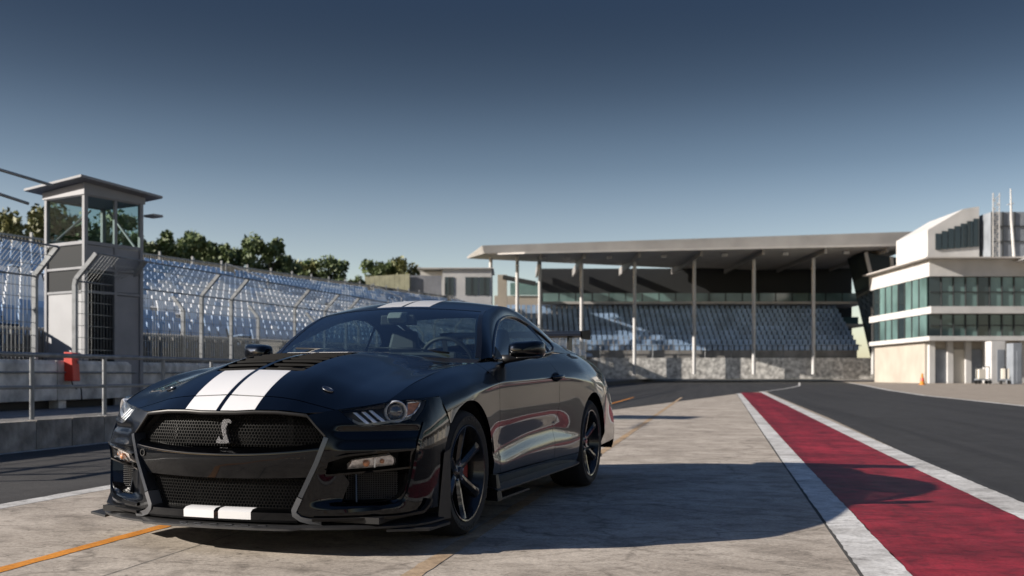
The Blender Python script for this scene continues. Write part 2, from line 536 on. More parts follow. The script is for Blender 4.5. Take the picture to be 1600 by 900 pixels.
def sheet(name, P, Nrm, mats, parent, thick=0.0):
    """regular grid of points with given normals"""
    nr, nc = P.shape[:2]
    me = bpy.data.meshes.new(name)
    idx = lambda i, j: i * nc + j
    F = []
    c = np.cross(P[1, 0] - P[0, 0], P[0, 1] - P[0, 0])
    rev = (np.cross(P[nr//2+1 if nr//2+1 < nr else nr//2, nc//2] - P[nr//2-1, nc//2], P[nr//2, min(nc//2+1, nc-1)] - P[nr//2, nc//2-1]) * Nrm[nr//2, nc//2]).sum() < 0
    for i in range(nr - 1):
        for j in range(nc - 1):
            q = (idx(i, j), idx(i+1, j), idx(i+1, j+1), idx(i, j+1))
            F.append(q[::-1] if rev else q)
    V = P.reshape(-1, 3); N_ = Nrm.reshape(-1, 3)
    if thick:
        loop = [(0, j) for j in range(nc)] + [(i, nc-1) for i in range(1, nr)] + [(nr-1, j) for j in range(nc-2, -1, -1)] + [(i, 0) for i in range(nr-2, 0, -1)]
        ring = np.array([P[a, b] - Nrm[a, b] * thick for a, b in loop]); rt = np.array([P[a, b] for a, b in loop])
        b0 = len(V); m = len(loop); cen = P.mean((0, 1))
        V = np.vstack([V, rt, ring]); out = rt - cen; out /= np.linalg.norm(out, axis=1)[:, None]
        N_ = np.vstack([N_, out, out])
        F += [(b0 + k, b0 + (k+1) % m, b0 + m + (k+1) % m, b0 + m + k) for k in range(m)]
    me.from_pydata(V.tolist(), [], F)
    for m in (mats if isinstance(mats, (list, tuple)) else [mats]): me.materials.append(MATS[m])
    me.polygons.foreach_set('use_smooth', [True] * len(me.polygons))
    me.update()
    me.normals_split_custom_set_from_vertices(N_.tolist())
    return link(name, me, parent)
def grid_normals(P, toward):
    a = np.gradient(P, axis=0); b = np.gradient(P, axis=1)
    n = np.cross(a, b); n /= np.maximum(np.linalg.norm(n, axis=2), 1e-12)[..., None]
    s = np.sign((n * toward).sum(2).mean()) or 1
    return n * s
# ================================================================== the ground: level by the camera, climbing half a percent down the straight
def gz(y):
    t = max(0.0, y - 8.0)
    return .005 * t * t / (t + 6.0)
YS = [-60, -30, -12, -4, 0] + list(np.arange(2, 30, 2.0)) + list(np.arange(30, 80, 5.0)) + [80, 90, 100, 115, 130, 160, 200, 300, 600, 1500]
rag_rng = random.Random(77)
def strip(name, edge_l, edge_r, m, lift, ys=None, nx=2, y0=-60, y1=1500, kind='structure', rag=0.0):
    """ground sheet between two x(y) edges"""
    yy = [y0] + [y for y in (ys or YS) if y0 < y < y1] + [y1]
    if rag:          # brushed paint edges are never quite straight
        yy = sorted(set(yy) | set(np.arange(max(y0, 3.0), min(y1, 24), .09).tolist()))
    jit = lambda k: rag_rng.gauss(0, rag) if rag and k in (0, nx - 1) else 0.0
    mb = MB(); mb.grid([[(edge_l(y) + (edge_r(y) - edge_l(y)) * k / (nx - 1) + jit(k), y, gz(y) + lift) for k in range(nx)] for y in yy])
    o = mb.build(name, m, fix=False)
    if o.data.polygons[0].normal.z < 0: o.data.flip_normals()
    if kind: tag(o, kind=kind)
    return o
cst = lambda v: (lambda y: v)
lin = lambda *pts: (lambda y: float(np.interp(y, [p[0] for p in pts], [p[1] for p in pts])))
strip('ground', cst(-900), cst(900), 'earth', -.06, nx=3)
strip('paddock_apron', cst(-7.97), lin((-60, 60), (1500, 90)), 'apron', -.004, y1=170)
padL = lin((-60, -4.60), (24, -4.60), (24.9, -2.7), (48.5, 1.1))
strE = lambda o_: (lambda y: o_ + .0077 * (y - 4.66))
strip('concrete_pad', padL, strE(.63), 'concrete_pad', .004, y1=48.4)
# asphalt: service lane by the kerb, and the fast lane to the right that it joins
strip('asphalt_service_lane', cst(-7.97), cst(-4.62), 'asphalt', .002, y1=24.0)
strip('asphalt_lane_joining', cst(-7.97), lin((24, -4.60), (24.9, -2.7), (48.5, 1.1), (54, 2.35), (66, 4.4), (80, 6.2), (108, 8.4), (170, 12)), 'asphalt_fine', .003, y0=24, y1=170)
strip('asphalt_fast_lane', lin((-60, 1.55), (7.5, 2.03), (22, 2.30), (54, 2.5), (66, 4.4), (80, 6.2), (108, 8.4), (170, 12)), lin((-60, 8.25), (45, 8.45), (60, 9.3), (84, 11.3), (108, 13), (170, 18)), 'asphalt_fine', .002, y1=170)
# paint
for nm, l, r_, m, lf, a, b in (
    ('white_line', cst(-4.77), cst(-4.60), 'white_paint', .0056, -60, 24.4),
    ('white_line', strE(.63), strE(.835), 'white_paint', .0056, -60, 48.6),
    ('red_band', strE(.835), strE(1.812), 'red_paint', .0056, -60, 51),
    ('white_line', strE(1.812), strE(2.055), 'white_paint', .0056, -60, 54),
    ('white_line', lin((54, 2.37), (66, 4.36), (80, 6.13), (108, 8.3)), lin((54, 2.47), (66, 4.5), (80, 6.3), (108, 8.5)), 'white_paint', .0056, 54, 108),
    ('white_line', lin((-60, 8.25), (45, 8.45), (60, 9.3), (84, 11.3), (108, 13)), lin((-60, 8.45), (45, 8.65), (60, 9.55), (84, 11.6), (108, 13.3)), 'white_paint', .0056, -60, 108),
    ('white_line', cst(-7.96), cst(-7.84), 'white_paint', .0056, -20, 24),
    ('orange_line', cst(-3.175), cst(-3.088), 'orange_paint', .0060, -20, 40),
    ('orange_line', cst(-1.335), cst(-1.245), 'orange_worn', .0060, -20, 40)):
    strip(nm, l, r_, m, lf, y0=a, y1=b, rag=.0035)
# joints cut in the concrete
for nm, x0, x1, a, b in (('pad_joint', -2.602, -2.594, -20, 30), ('pad_joint', .612, .630, -40, 48)):
    strip(nm, (lambda y, x0=x0: x0 + (.0077*(y-4.66) if x0 > 0 else 0)), (lambda y, x1=x1: x1 + (.0077*(y-4.66) if x1 > 0 else 0)), 'pad_joint' if x0 < 0 else 'slot_joint', .0049, y0=a, y1=b)
for y in (16.5, 29.0):
    mb = MB(); mb.add([(-4.6, y, gz(y)+.0049), (.62, y, gz(y)+.0049), (.62, y+.012, gz(y+.012)+.0049), (-4.6, y+.012, gz(y+.012)+.0049)], [(0,1,2,3)])
    tag(mb.build('pad_joint', 'pad_joint', fix=False), kind='structure')

# ================================================================== track edge on the left: kerb wall, railing, barrier
KH = .355
kerb = empty('kerb_wall', (-8.0, 10, 0))
tag(kerb, 'low wall of grey concrete kerb blocks under the pipe railing', 'wall')
rng = random.Random(4)
bm_ = MB().box(-.16, .0, .006, .684, -.05, KH).mesh('kerb_block', 'kerb_block')
for k in range(75):
    y = 6.05 + k * .69
    o = link('kerb_block', bm_, kerb); o.location = (.03 + rng.uniform(-.004, .004), y - 10, gz(y) + rng.uniform(-.004, .004))
mb = MB(); mb.grid([[(-.16, y - 10, gz(y) + KH - .012), (-3.1, y - 10, gz(y) + KH - .012)] for y in YS if -4 <= y <= 170]); 
o = mb.build('walkway', 'walkway', kerb, fix=False)
if o.data.polygons[0].normal.z < 0: o.data.flip_normals()
mb = MB(); mb.grid([[(.03 - .09, y - 10, gz(y) - .05), (.03 - .09, y - 10, gz(y) + KH - .014)] for y in YS if -4 <= y <= 170]); mb.build('kerb_core', 'joint', kerb, fix=False)

rail = empty('pipe_railing', (-8.13, 11.01, KH))
tag(rail, 'galvanised two-rail pipe railing standing on the low kerb wall', 'railing')
py = [11.01 + 1.5 * k for k in range(-3, 28)]
post = MB().tube([(0, 0, -.01), (0, 0, .79)], .030, 10).mesh('post', 'galvanised', True, 50)
foot = MB().box(-.07, .07, -.06, .06, 0, .012).mesh('foot_plate', 'galvanised')
for y in py:
    p = link('post', post, rail); p.location = (0, y - 11.01, gz(y))
    q = link('foot_plate', foot, p); q.location = (0, 0, -.008)
for h, r_ in ((.79, .030), (.395, .024)):
    mb = MB(); mb.tube([(0, y - 11.01, gz(y) + h) for y in py], r_, 10); mb.build('rail', 'galvanised', rail, smooth=True, angle=50)

BX = -10.7
bar_ = empty('concrete_barrier', (BX, 12, 0))
tag(bar_, 'weathered grey concrete pit barrier of long panels behind the railing', 'wall')
prof = [(0, .48), (.0, 1.085), (-.03, 1.145), (-.30, 1.145), (-.30, .48)]
for k in range(34):
    y0 = 3.4 + k * 2.35
    mb = MB(); n = len(prof); z0, z1 = gz(y0), gz(y0 + 2.33)
    mb.add([(x, y0 - 12, z + z0) for x, z in prof] + [(x, y0 + 2.33 - 12, z + z1) for x, z in prof], [tuple(range(n)), tuple(range(n, 2*n))[::-1]] + [(i, (i+1) % n, (i+1) % n + n, i + n) for i in range(n)])
    mb.build('barrier_panel', 'barrier_concrete', bar_, bevel=.012)
    mb = MB(); mb.box(-.24, -.06, y0 + .1 - 12, y0 + .3 - 12, .30 + z0, .50 + z0); mb.build('barrier_foot', 'barrier_concrete', bar_)
mb = MB(); mb.tube([(.025, y - 12, gz(y) + .945) for y in np.arange(3.4, 82, 3)], .018, 6); mb.build('conduit', 'galvanised', bar_, smooth=True)
mb = MB(); mb.grid([[(-.26, y - 12, gz(y) + .2), (-.26, y - 12, gz(y) + .9)] for y in np.arange(3, 86, 3)]); mb.build('barrier_back', 'joint', bar_, fix=False)  # dark sheet behind the panels paints the shade in the gap beneath

# red cabinet hung on the barrier, with its cable
rb = empty('call_box', (BX + .03, 15.40, .95))
tag(rb, 'small red metal cabinet hung on the concrete barrier below the tower', 'cabinet')
mb = MB(); mb.hexa([(-.02, -.10, -.13), (.15, -.10, -.13), (.15, .10, -.13), (-.02, .10, -.13)], [(-.04, -.085, .36), (.12, -.085, .34), (.12, .085, .34), (-.04, .085, .36)]); mb.build('cabinet_body', 'red_box', rb, bevel=.012)
mb = MB(); mb.tube([(.13, .03, .21), (.15, .03, .205), (.15, .03, .17), (.13, .03, .165)], .008, 6); mb.build('cabinet_handle', 'galvanised', rb, smooth=True)
mb = MB(); mb.tube([(.03, .02, -.12), (.04, .06, -.22), (.03, .16, -.26), (.03, .27, -.20), (.03, .30, -.30), (.03, .31, -.45)], .011, 6); mb.build('cabinet_cable', 'cable', rb, smooth=True)

# ================================================================== debris fence on the barrier
fence = empty('debris_fence', (-10.55, 14, 0))
tag(fence, 'tall galvanised debris fence with cranked posts and wire mesh behind the barrier', 'fence')
FX = -10.88
fposts = [5.6, 8.4, 11.2, 14.0, 15.0, 16.45, 19.2, 20.5, 23.9, 25.9, 27.5, 30.2, 33.5, 36.8, 40, 43.5, 47, 50.5, 54, 57.5, 61, 64.5, 68, 71.5, 75, 78.5, 82]
fposts = [round(y * 1.058, 2) for y in fposts]
FB = lambda y: 2.54 + .020 * (y - 14.8)          # height of the crank
def fpt(h, y):       # h 0..1 up the post, 1..2 along the crank towards the track
    zb = FB(y); z0 = 1.05 + gz(y)
    if h <= 1: return (FX + 10.55, y - 14, z0 + (zb - z0) * h)
    return (FX + 10.55 + .42 * (h - 1), y - 14, zb + .46 * (h - 1))
for y in fposts:
    mb = MB()
    pts = [fpt(0, y), fpt(.95, y), fpt(1.06, y), fpt(2, y)]
    for a, b in zip(pts[:-1], pts[1:]): mb.bar(a, b, .07, .07, up=(0, 1, 0))
    mb.build('fence_post', 'galvanised', fence)
for a, b in zip(fposts[:-1], fposts[1:]):
    if abs(a - 14.81) < .05: continue                     # the opening in front of the tower
    mb = MB(); L = b - a
    nv = max(4, int(L / .095)) if a < 45 else max(4, int(L / .19))
    for k in range(nv + 1):
        y = a + L * k / nv
        mb.bar(fpt(0, y), fpt(1, y), .0055); mb.bar(fpt(1, y), fpt(2, y), .0055)
    for h in (.06, .2, .34, .48, .62, .76, .88):
        mb.bar(fpt(h, a), fpt(h, b), .0095)
    for h in (1.35, 1.7):
        mb.bar(fpt(h, a), fpt(h, b), .0095)
    mb.build('mesh_panel', 'wire', fence)['kind'] = 'stuff'
    for h in (.02, .995, 2.0):
        mb = MB(); mb.tube([fpt(h, a), fpt(h, b)], .017, 6); mb.build('cross_rail', 'galvanised', fence)

# dark picket fence along the foot of the stand, with its own cranked posts
pf = empty('picket_fence', (-12.3, 20, 0))
tag(pf, 'dark steel picket fence at the foot of the blue grandstand', 'fence')
pz = lambda y: .75 + .016 * max(0, y - 16)
for a in np.arange(6, 98, 4.0):
    mb = MB()
    st = .11 if a < 40 else .22
    for y in np.arange(a, a + 4, st): mb.bar((0, y - 20, pz(y) - .4), (0, y - 20, pz(y) + 1.05), .03)
    mb.build('picket_panel', 'picket', pf)['kind'] = 'stuff'
    mb = MB()
    for h in (0, 1.0): mb.bar((0.02, a - 20, pz(a) + h), (0.02, a + 4 - 20, pz(a + 4) + h), .045)
    mb.build('picket_rail', 'galvanised', pf)
    mb = MB(); pts = [(.05, a - 20, pz(a) - .4), (.05, a - 20, pz(a) + 1.62), (-.22, a - 20, pz(a) + 1.95)]
    for p_, q_ in zip(pts[:-1], pts[1:]): mb.bar(p_, q_, .07, .07, up=(0, 1, 0))
    mb.build('fence_post', 'galvanised', pf)

# ================================================================== grandstand of blue seats
stand = empty('grandstand', (-12.8, 20, 0))
tag(stand, 'open grandstand with long rows of blue plastic seats, some coloured pale as sun glints', 'grandstand')
NR = 16
def row_pos(r_, y):
    f = r_ / (NR - 1)
    zf = 1.30 + .016 * max(0, y - 16); zt_ = 4.90 + .043 * (y - 30.8)
    return -12.8 - 11.2 * f, zf + (zt_ - zf) * f
mb = MB()
yy = list(np.arange(2, 112, 6.0))
for r_ in range(NR):
    rows = []
    for y in yy:
        x, z = row_pos(r_, y); x2, z2 = row_pos(r_ + 1, y)
        rows.append([(x + .35 + 12.8, y - 20, (row_pos(r_ - 1, y)[1] if r_ else z - 1.0)), (x + .35 + 12.8, y - 20, z), (x2 + .35 + 12.8, y - 20, z)])
    mb.grid(rows)
mb.build('terrace', 'terrace', stand, fix=False)
aisles = (3.5, 26.5, 48, 70, 92)
for ay in aisles:
    mb = MB()
    for r_ in range(NR * 2):
        x, z = row_pos(r_ / 2, ay)
        mb.box(x + .35 + 12.8 - .37, x + .35 + 12.8, ay - .6 - 20, ay + .6 - 20, z - .15, z + .10)
    mb.build('aisle_steps', 'terrace', stand)
sv = MB()
sv.hexa([(.20, -.215, .40), (.22, .215, .40), (-.20, .20, .36), (-.20, -.20, .36)], [(.22, -.215, .44), (.22, .215, .44), (-.20, .20, .405), (-.20, -.20, .405)])
sv.hexa([(-.17, -.21, .40), (-.17, .21, .40), (-.21, .21, .40), (-.21, -.21, .40)], [(-.27, -.19, .80), (-.27, .19, .80), (-.30, .18, .79), (-.30, -.18, .79)])
sv.box(-.05, .02, -.03, .03, 0, .38)
seat_meshes = [sv.mesh('seat', m) for m in ('seat_blue', 'seat_glint')]
rs = random.Random(11)
def pale(r_, y):
    # bands of pale colour stand in for sun glints on the blue rows
    w = math.sin(y * .21 + r_ * .55) + .7 * math.sin(y * .08 - r_ * .3) + .5 * math.sin(y * 1.1 + r_ * 2.1)
    if r_ <= 2: return rs.random() < .06
    if 3 <= r_ <= 9: return rs.random() < (.90 if w > -.7 else .25)
    return rs.random() < (.65 if w > 1.1 else .05)
seats = []
for r_ in range(NR):
    y = 4.5
    while y < 110:
        if min(abs(y - a) for a in aisles) > .75 and rs.random() > .01:
            seats.append((r_, y, pale(r_, y)))
        y += .50
def seat_size(s):
    x, z = row_pos(s[0], s[1]); d = -x * .195 + s[1] * .981
    u = 800 + 1596 * (x * .981 + s[1] * .195) / d
    hidden = (60 < u < 225) or u < -10
    return d + (1000 if hidden else 0)
seats.sort(key=seat_size)
for s in seats[:300]:
    x, z = row_pos(s[0], s[1])
    o = link('seat', seat_meshes[1 if s[2] else 0], stand); o.location = (x + 12.8, s[1] - 20, z)
for want, nm in ((False, 'seat_rows'), (True, 'glint_seat_rows')):
    mb = MB()
    for s in seats[300:]:
        if s[2] != want: continue
        x, z = row_pos(s[0], s[1])
        mb.add([(a + x + 12.8, b + s[1] - 20, c + z) for a, b, c in sv.v[:16]], sv.f[:12])
    o = mb.build(nm, 'seat_glint' if want else 'seat_blue', stand, fix=False); tag(o, kind='stuff')
# hand rails at the aisles and a guard rail along the top
for ay in aisles[1:]:
    mb = MB(); x, z = row_pos(NR - 1, ay); x2, z2 = row_pos(NR - 4, ay)
    mb.tube([(x + 12.8, ay - 20 - .7, z), (x + 12.8, ay - 20 - .7, z + 1.0), (x2 + 12.8, ay - 20 - .7, z2 + .9), (x2 + 12.8, ay - 20 - .7, z2)], .045, 6); mb.build('hand_rail', 'galvanised', stand)
bf = empty('back_fence', (-25.2, 20, 0))
tag(bf, 'weathered slatted fence running along the top of the grandstand', 'fence')
def bz(y): return row_pos(NR - 1, y)[1]
for a in np.arange(4, 112, 3.0):
    mb = MB(); 
    for y in np.arange(a, a + 3, .20): mb.bar((0, y - 20, bz(y) - .3), (0, y - 20, bz(y) + 1.15), .05, .07)
    mb.build('slat_panel', 'slat_dark', bf)['kind'] = 'stuff'
    mb = MB(); mb.bar((.08, a - 20, bz(a) - .5), (.08, a - 20, bz(a) + 1.3), .09); mb.build('fence_post', 'galvanised', bf)
    mb = MB(); mb.bar((.08, a - 20, bz(a) + .55), (.08, a + 3 - 20, bz(a + 3) + .55), .07); mb.bar((.05, a - 20, bz(a) + 1.10), (.05, a + 3 - 20, bz(a + 3) + 1.10), .06); mb.build('cross_rail', 'galvanised', bf)
# ground rising behind the stand
mb = MB()
mb.grid([[(-25.0, y, bz(y) - .3), (-40, y, bz(y) - 1.6), (-90, y, bz(y) - 2.5), (-300, y, bz(y) - 2)] for y in (-20, 0, 30, 60, 90, 130, 200, 320)])
o = mb.build('hillside', 'earth', fix=False); tag(o, kind='structure')
if o.data.polygons[0].normal.z < 0: o.data.flip_normals()

# ================================================================== marshal tower
TW = empty('marshal_tower', (-11.02, 16.35, .415), 0)
tag(TW, 'grey marshal tower with glazed upper cabin and flat tilted roof', 'tower')
TW.rotation_euler = (0, 0, R(-20)); TW.scale = (1.06, 1.06, 1.06)
TX, TY, TH = 1.10, 1.20, 3.62        # goes back along -x, +y from the near corner
def tbox(name, m, x0, x1, y0, y1, z0, z1, par=TW, bev=.006):
    mb = MB(); mb.box(x0, x1, y0, y1, z0, z1); return mb.build(name, m, par, bevel=bev)
c_ = .07
for x in (-c_, -TX):
    for y in (0, TY - c_):
        tbox('corner_post', 'tower_frame', x, x + c_, y, y + c_, 0, TH)
for z, h in ((2.69, .06), (2.27, .045), (1.87, .045), (3.50, .12)):
    tbox('cross_member', 'tower_frame', -TX + c_, -c_, .005, c_ - .01, z, z + h)
    tbox('cross_member', 'tower_frame', -c_ + .005, -.01, c_, TY - c_, z, z + h)
    tbox('cross_member', 'tower_frame', -TX + .01, -TX + c_ - .005, c_, TY - c_, z, z + h)
    tbox('cross_member', 'tower_frame', -TX + c_, -c_, TY - c_ + .01, TY - .005, z, z + h)
# faces towards the camera (y=0) and towards the track (x=0)
tbox('white_panel', 'tower_white', -TX + c_, -c_, .025, .045, -.3, 1.865)
tbox('dark_panel', 'tower_dark', -TX + c_, -c_, .03, .04, 1.92, 2.265)
tbox('dark_panel', 'tower_dark', -TX + c_, -c_, .03, .04, 2.32, 2.685)
tbox('grey_panel', 'tower_panel', -.05, -.03, c_, .60, 2.32, 2.685)
tbox('grey_panel', 'tower_panel', -.05, -.03, .66, TY - c_, 2.32, 2.685)
tbox('doorway_shade', 'tower_dark', -.40, -.385, .08, .60, -.3, 2.265)  # dark sheet stands for the shade inside the open doorway
tbox('door_post', 'tower_frame', -.06, -.005, .60, .655, -.3, 3.50)
tbox('grey_panel', 'tower_panel', -.05, -.03, .66, TY - c_, -.3, 1.865)
tbox('grey_panel', 'tower_panel', -.05, -.03, .66, TY - c_, 1.92, 2.265)
tbox('grey_panel', 'tower_panel', -TX + .03, -TX + .05, c_, TY - c_, -.3, 2.685)
tbox('grey_panel', 'tower_panel', -TX + c_, -c_, TY - .05, TY - .03, -.3, 2.685)
for nm, a in (('glass_pane', (-TX + c_, -c_, .034, .040, 2.755, 3.495)), ('glass_pane', (-.040, -.034, c_, TY - c_, 2.755, 3.495)), ('glass_pane', (-TX + .034, -TX + .040, c_, TY - c_, 2.755, 3.495)), ('glass_pane', (-TX + c_, -c_, TY - .040, TY - .034, 2.755, 3.495))):
    tbox(nm, 'tower_glass', *a, bev=0)
mb = MB(); mb.bar((-TX + .09, .1, 2.76), (-TX + .09, TY * .72, 3.45), .03); mb.build('cabin_brace', 'tower_frame', TW)
mb = MB(); mb.bar((-.12, TY - .09, 2.76), (-TX * .75, TY - .09, 3.45), .03); mb.build('cabin_brace', 'tower_frame', TW)
mb = MB(); ov = .23
q = [(ov, -ov, TH + .13), (ov, TY + ov, TH + .02), (-TX - ov, TY + ov, TH - .06), (-TX - ov, -ov, TH + .04)]
mb.hexa([(x, y, z) for x, y, z in q], [(x, y, z + .045) for x, y, z in q]); mb.build('roof', 'tower_frame', TW, bevel=.006)
mb = MB(); mb.hexa([(.02, -.02, TH - .10), (.02, TY + .02, TH - .10), (-TX - .02, TY + .02, TH - .10), (-TX - .02, -.02, TH - .10)], [(.02, -.02, TH + .10), (.02, TY + .02, TH + .02), (-TX - .02, TY + .02, TH - .055), (-TX - .02, -.02, TH + .02)]); mb.build('roof_curb', 'tower_panel', TW)
mb = MB(); mb.box(-.02, .25, TY + .02, TY + .22, 3.30, 3.34); mb.build('lamp_bracket', 'tower_frame', TW)

# pipe gantry at the left edge, in front of the tower
gt = empty('pipe_gantry', (-10.95, 13.3, .42))
tag(gt, 'thin grey pipe frame crossing in front of the tower roof', 'frame')
for z0, z1, nm in ((3.72, 3.62, 'top_pipe'), (3.40, 3.22, 'lower_pipe')):
    mb = MB(); mb.tube([(-.05, -.62, z0), (.25, 1.7 if nm == 'top_pipe' else 1.1, z1)], .026, 8); mb.build(nm, 'galvanised', gt, smooth=True)
mb = MB(); mb.tube([(-.05, -.6, 0), (-.05, -.6, 3.73)], .03, 8); mb.build('upright', 'galvanised', gt, smooth=True)

# ================================================================== trees beyond the stand
def tree(x, y, z, h, w, seed, m, label, n=1500):
    r_ = random.Random(seed)
    t = empty('tree', (x, y, z)); tag(t, label, 'tree', 'trees beyond the grandstand')
    mb = MB(); mb.tube([(0, 0, -.5), (.05*h*r_.uniform(-1, 1), 0, h*.3), (.04*h*r_.uniform(-1, 1), .03*h, h*.62)], [h*.03, h*.022, h*.01], 7)
    tips = []
    for k in range(7):
        a = r_.uniform(0, 6.28); z0 = h * r_.uniform(.22, .5); e = Vector((math.cos(a)*w*r_.uniform(.2, .38), math.sin(a)*w*r_.uniform(.2, .38), h*r_.uniform(.5, .85)))
        mb.tube([(0, 0, z0), tuple(e * .6 + Vector((0, 0, z0 * .3))), tuple(e)], [h*.014, h*.009, h*.004], 5); tips.append(e)
    mb.build('trunk', 'bark', t, smooth=True)
    cl = []
    for k in range(30):
        a = r_.uniform(0, 6.28); rr = w * .5 * math.sqrt(r_.random()); zz = h * r_.uniform(.18, .94)
        lim = math.sin(math.pi * min(1, max(.15, zz / h * .92))) ** .5
        cl.append((Vector((math.cos(a)*rr*lim, math.sin(a)*rr*lim, zz)), w * r_.uniform(.10, .20)))
    cl += [(e, w * .14) for e in tips]
    mb = MB()
    for k in range(n):
        c, s = r_.choice(cl)
        d = Vector((r_.gauss(0, 1), r_.gauss(0, 1), r_.gauss(0, .8))); d.normalize()
        p = c + d * s * (r_.random() ** .4)
        u = Vector((r_.gauss(0, 1), r_.gauss(0, 1), r_.gauss(0, 1))).normalized(); v = u.cross(Vector((r_.gauss(0, 1), r_.gauss(0, 1), r_.gauss(0, 1)))).normalized()
        q = r_.uniform(.12, .27) * (h / 9) ** .4
        mb.add([p - u*q, p + v*q*.6, p + u*q, p - v*q*.6], [(0, 1, 2, 3)])
    mb.build('crown', m, t, fix=False)
    return t
def px_tree(u, vtop, vbot, D, wpx, seed, m, label, n=1500):
    """a tree given by where it grows: bearing, distance and size"""
    lat = (u - 800) / 1596 * D; th = R(11.268)
    x = lat * math.cos(th) - D * math.sin(th); y = lat * math.sin(th) + D * math.cos(th)
    base = bz(y) - 2.2                                   # the hillside behind the stand
    h = .93 * (CAM_H + (592 - vtop) / 1596 * D - base)
    return tree(x, y, base, h, 1.35 * wpx / 1596 * D, seed, m, label, int(n * 2.6))
px_tree(208, 352, 400, 68, 50, 31, 'leaf', 'dark tree behind the right edge of the tower cabin', 1300)
px_tree(312, 366, 410, 77, 50, 32, 'leaf', 'dark bush joining the second tree and the dip', 1300)
px_tree(440, 384, 420, 84, 46, 33, 'leaf', 'dark bush at the right foot of the tallest tree', 1200)
px_tree(484, 398, 426, 89, 40, 34, 'leaf_yellow', 'small olive bush left of the rounded tree', 1000)
px_tree(-20, 312, 372, 62, 80, 21, 'leaf_yellow', 'yellowing tree at the far left edge above the seats', 1500)
px_tree(36, 306, 372, 60, 84, 1, 'leaf_yellow', 'yellow-green tree left of the marshal tower', 2000)
px_tree(95, 312, 384, 64, 90, 2, 'leaf', 'dark tree seen through the glass of the marshal tower', 1800)
px_tree(165, 322, 390, 66, 90, 3, 'leaf', 'dark green tree seen through the right side of the tower cabin', 1800)
px_tree(243, 343, 400, 70, 62, 4, 'leaf', 'round dark tree just right of the marshal tower', 1800)
px_tree(286, 352, 404, 74, 60, 5, 'leaf', 'broad dark green tree, second to the right of the tower', 1800)
px_tree(333, 372, 412, 80, 50, 6, 'leaf', 'low dark bush in the dip between two trees', 1300)
px_tree(368, 362, 414, 80, 52, 7, 'leaf', 'olive tree left of the tallest dark tree', 1600)
px_tree(413, 356, 416, 78, 66, 8, 'leaf', 'tallest dark green tree standing behind the seats', 2200)
px_tree(461, 398, 424, 88, 52, 9, 'leaf_yellow', 'low yellowish bush right of the tallest tree', 1200)
px_tree(504, 389, 427, 88, 58, 10, 'leaf', 'rounded olive tree near the end of the hillside', 1700)
px_tree(556, 421, 434, 95, 26, 11, 'leaf', 'tiny bush on the skyline left of the lone tree', 500)
px_tree(594, 400, 433, 104, 50, 12, 'leaf', 'left crown of the lone pair of trees by the timber wall', 1500)
px_tree(627, 394, 433, 104, 56, 13, 'leaf_yellow', 'right crown of the lone pair of trees by the timber wall', 1700)
px_tree(680, 418, 436, 120, 36, 14, 'leaf', 'small bush peeping over the white pavilion roof', 500)

# ================================================================== buildings at the end of the stand
TH_ = R(11.268)
def pxpt(u, v, D):
    lat = (u - 800) / 1596 * D
    return Vector((lat * math.cos(TH_) - D * math.sin(TH_), lat * math.sin(TH_) + D * math.cos(TH_), CAM_H + (592 - v) / 1596 * D))
def frontal(name, u, D, label, cat):
    """an Empty at a bearing and distance, its X axis across the view and Y axis away from the camera"""
    p = pxpt(u, 592, D)
    e = empty(name, (p.x, p.y, 0), TH_); tag(e, label, cat); return e
def fb(par, name, m, x0, x1, y0, y1, z0, z1, bev=0):
    mb = MB(); mb.box(x0, x1, y0, y1, z0, z1); return mb.build(name, m, par, bevel=bev)
K = lambda D: D / 1596.0
# timber screen wall
D = 96.; k = K(D)
tw = frontal('timber_wall', 570, D, 'pale greenish screen wall at the end of the stand', 'wall')
for i in range(9):
    fb(tw, 'wall_board', 'timber_wall', i*.468, i*.468 + .455, 0, .15, CAM_H + (592-466)*k, CAM_H + (592-432+i*.5)*k)
fb(tw, 'end_board', 'tower_panel', 9*.468, 9*.468 + 3.0, .3, .4, CAM_H + (592-466)*k, CAM_H + (592-430)*k)
# white pavilion with dark windows
D = 100.; k = K(D)
pv = frontal('white_pavilion', 655, D, 'small white flat-roofed pavilion with dark windows beyond the seats', 'building')
zz = lambda v: CAM_H + (592 - v) * k
fb(pv, 'wall', 'render_white', 36*k, 113*k, 0, 6, zz(480), zz(420))
fb(pv, 'wing', 'render_white', 0, 36*k - .02, 1.2, 6, zz(480), zz(422))
fb(pv, 'roof', 'render_white', -.2, 113*k + .2, -.25, 6.3, zz(420), zz(418.5))
for a, b in ((40, 54), (72, 92), (94, 110)):
    w = fb(pv, 'window', 'window_dark', a*k, b*k, -.06, .02, zz(461), zz(433))
    fb(w, 'window_frame', 'frame_dark', (a+b)/2*k - .05, (a+b)/2*k + .05, -.10, -.055, zz(461), zz(433))
# main building under the long roof
D = 118.; k = K(D)
mbd = frontal('main_grandstand', 730, D, 'wide grandstand building under a long flat canopy roof', 'building')
zz = lambda v: CAM_H + (592 - v) * k
ux = lambda u: (u - 730) * k
mb = MB()
mb.hexa([(ux(730), 0, zz(404)), (ux(760), -9, zz(411)), (ux(1390), -9, zz(398)), (ux(1390), 22, zz(400))], [(ux(730), 0, zz(401)), (ux(757), -9, zz(399.5)), (ux(1390), -9, zz(379)), (ux(1390), 22, zz(383))]); mb.build('roof', 'metal_roof', mbd)
mb = MB(); mb.hexa([(ux(766), -8.4, zz(412)), (ux(818), -10.6, zz(414)), (ux(1390), -9.4, zz(400)), (ux(1390), 20, zz(402))], [(ux(766), -8.4, zz(410.5)), (ux(818), -10.6, zz(411.5)), (ux(1390), -9.4, zz(397.5)), (ux(1390), 20, zz(399.5))]); mb.build('soffit', 'soffit', mbd)
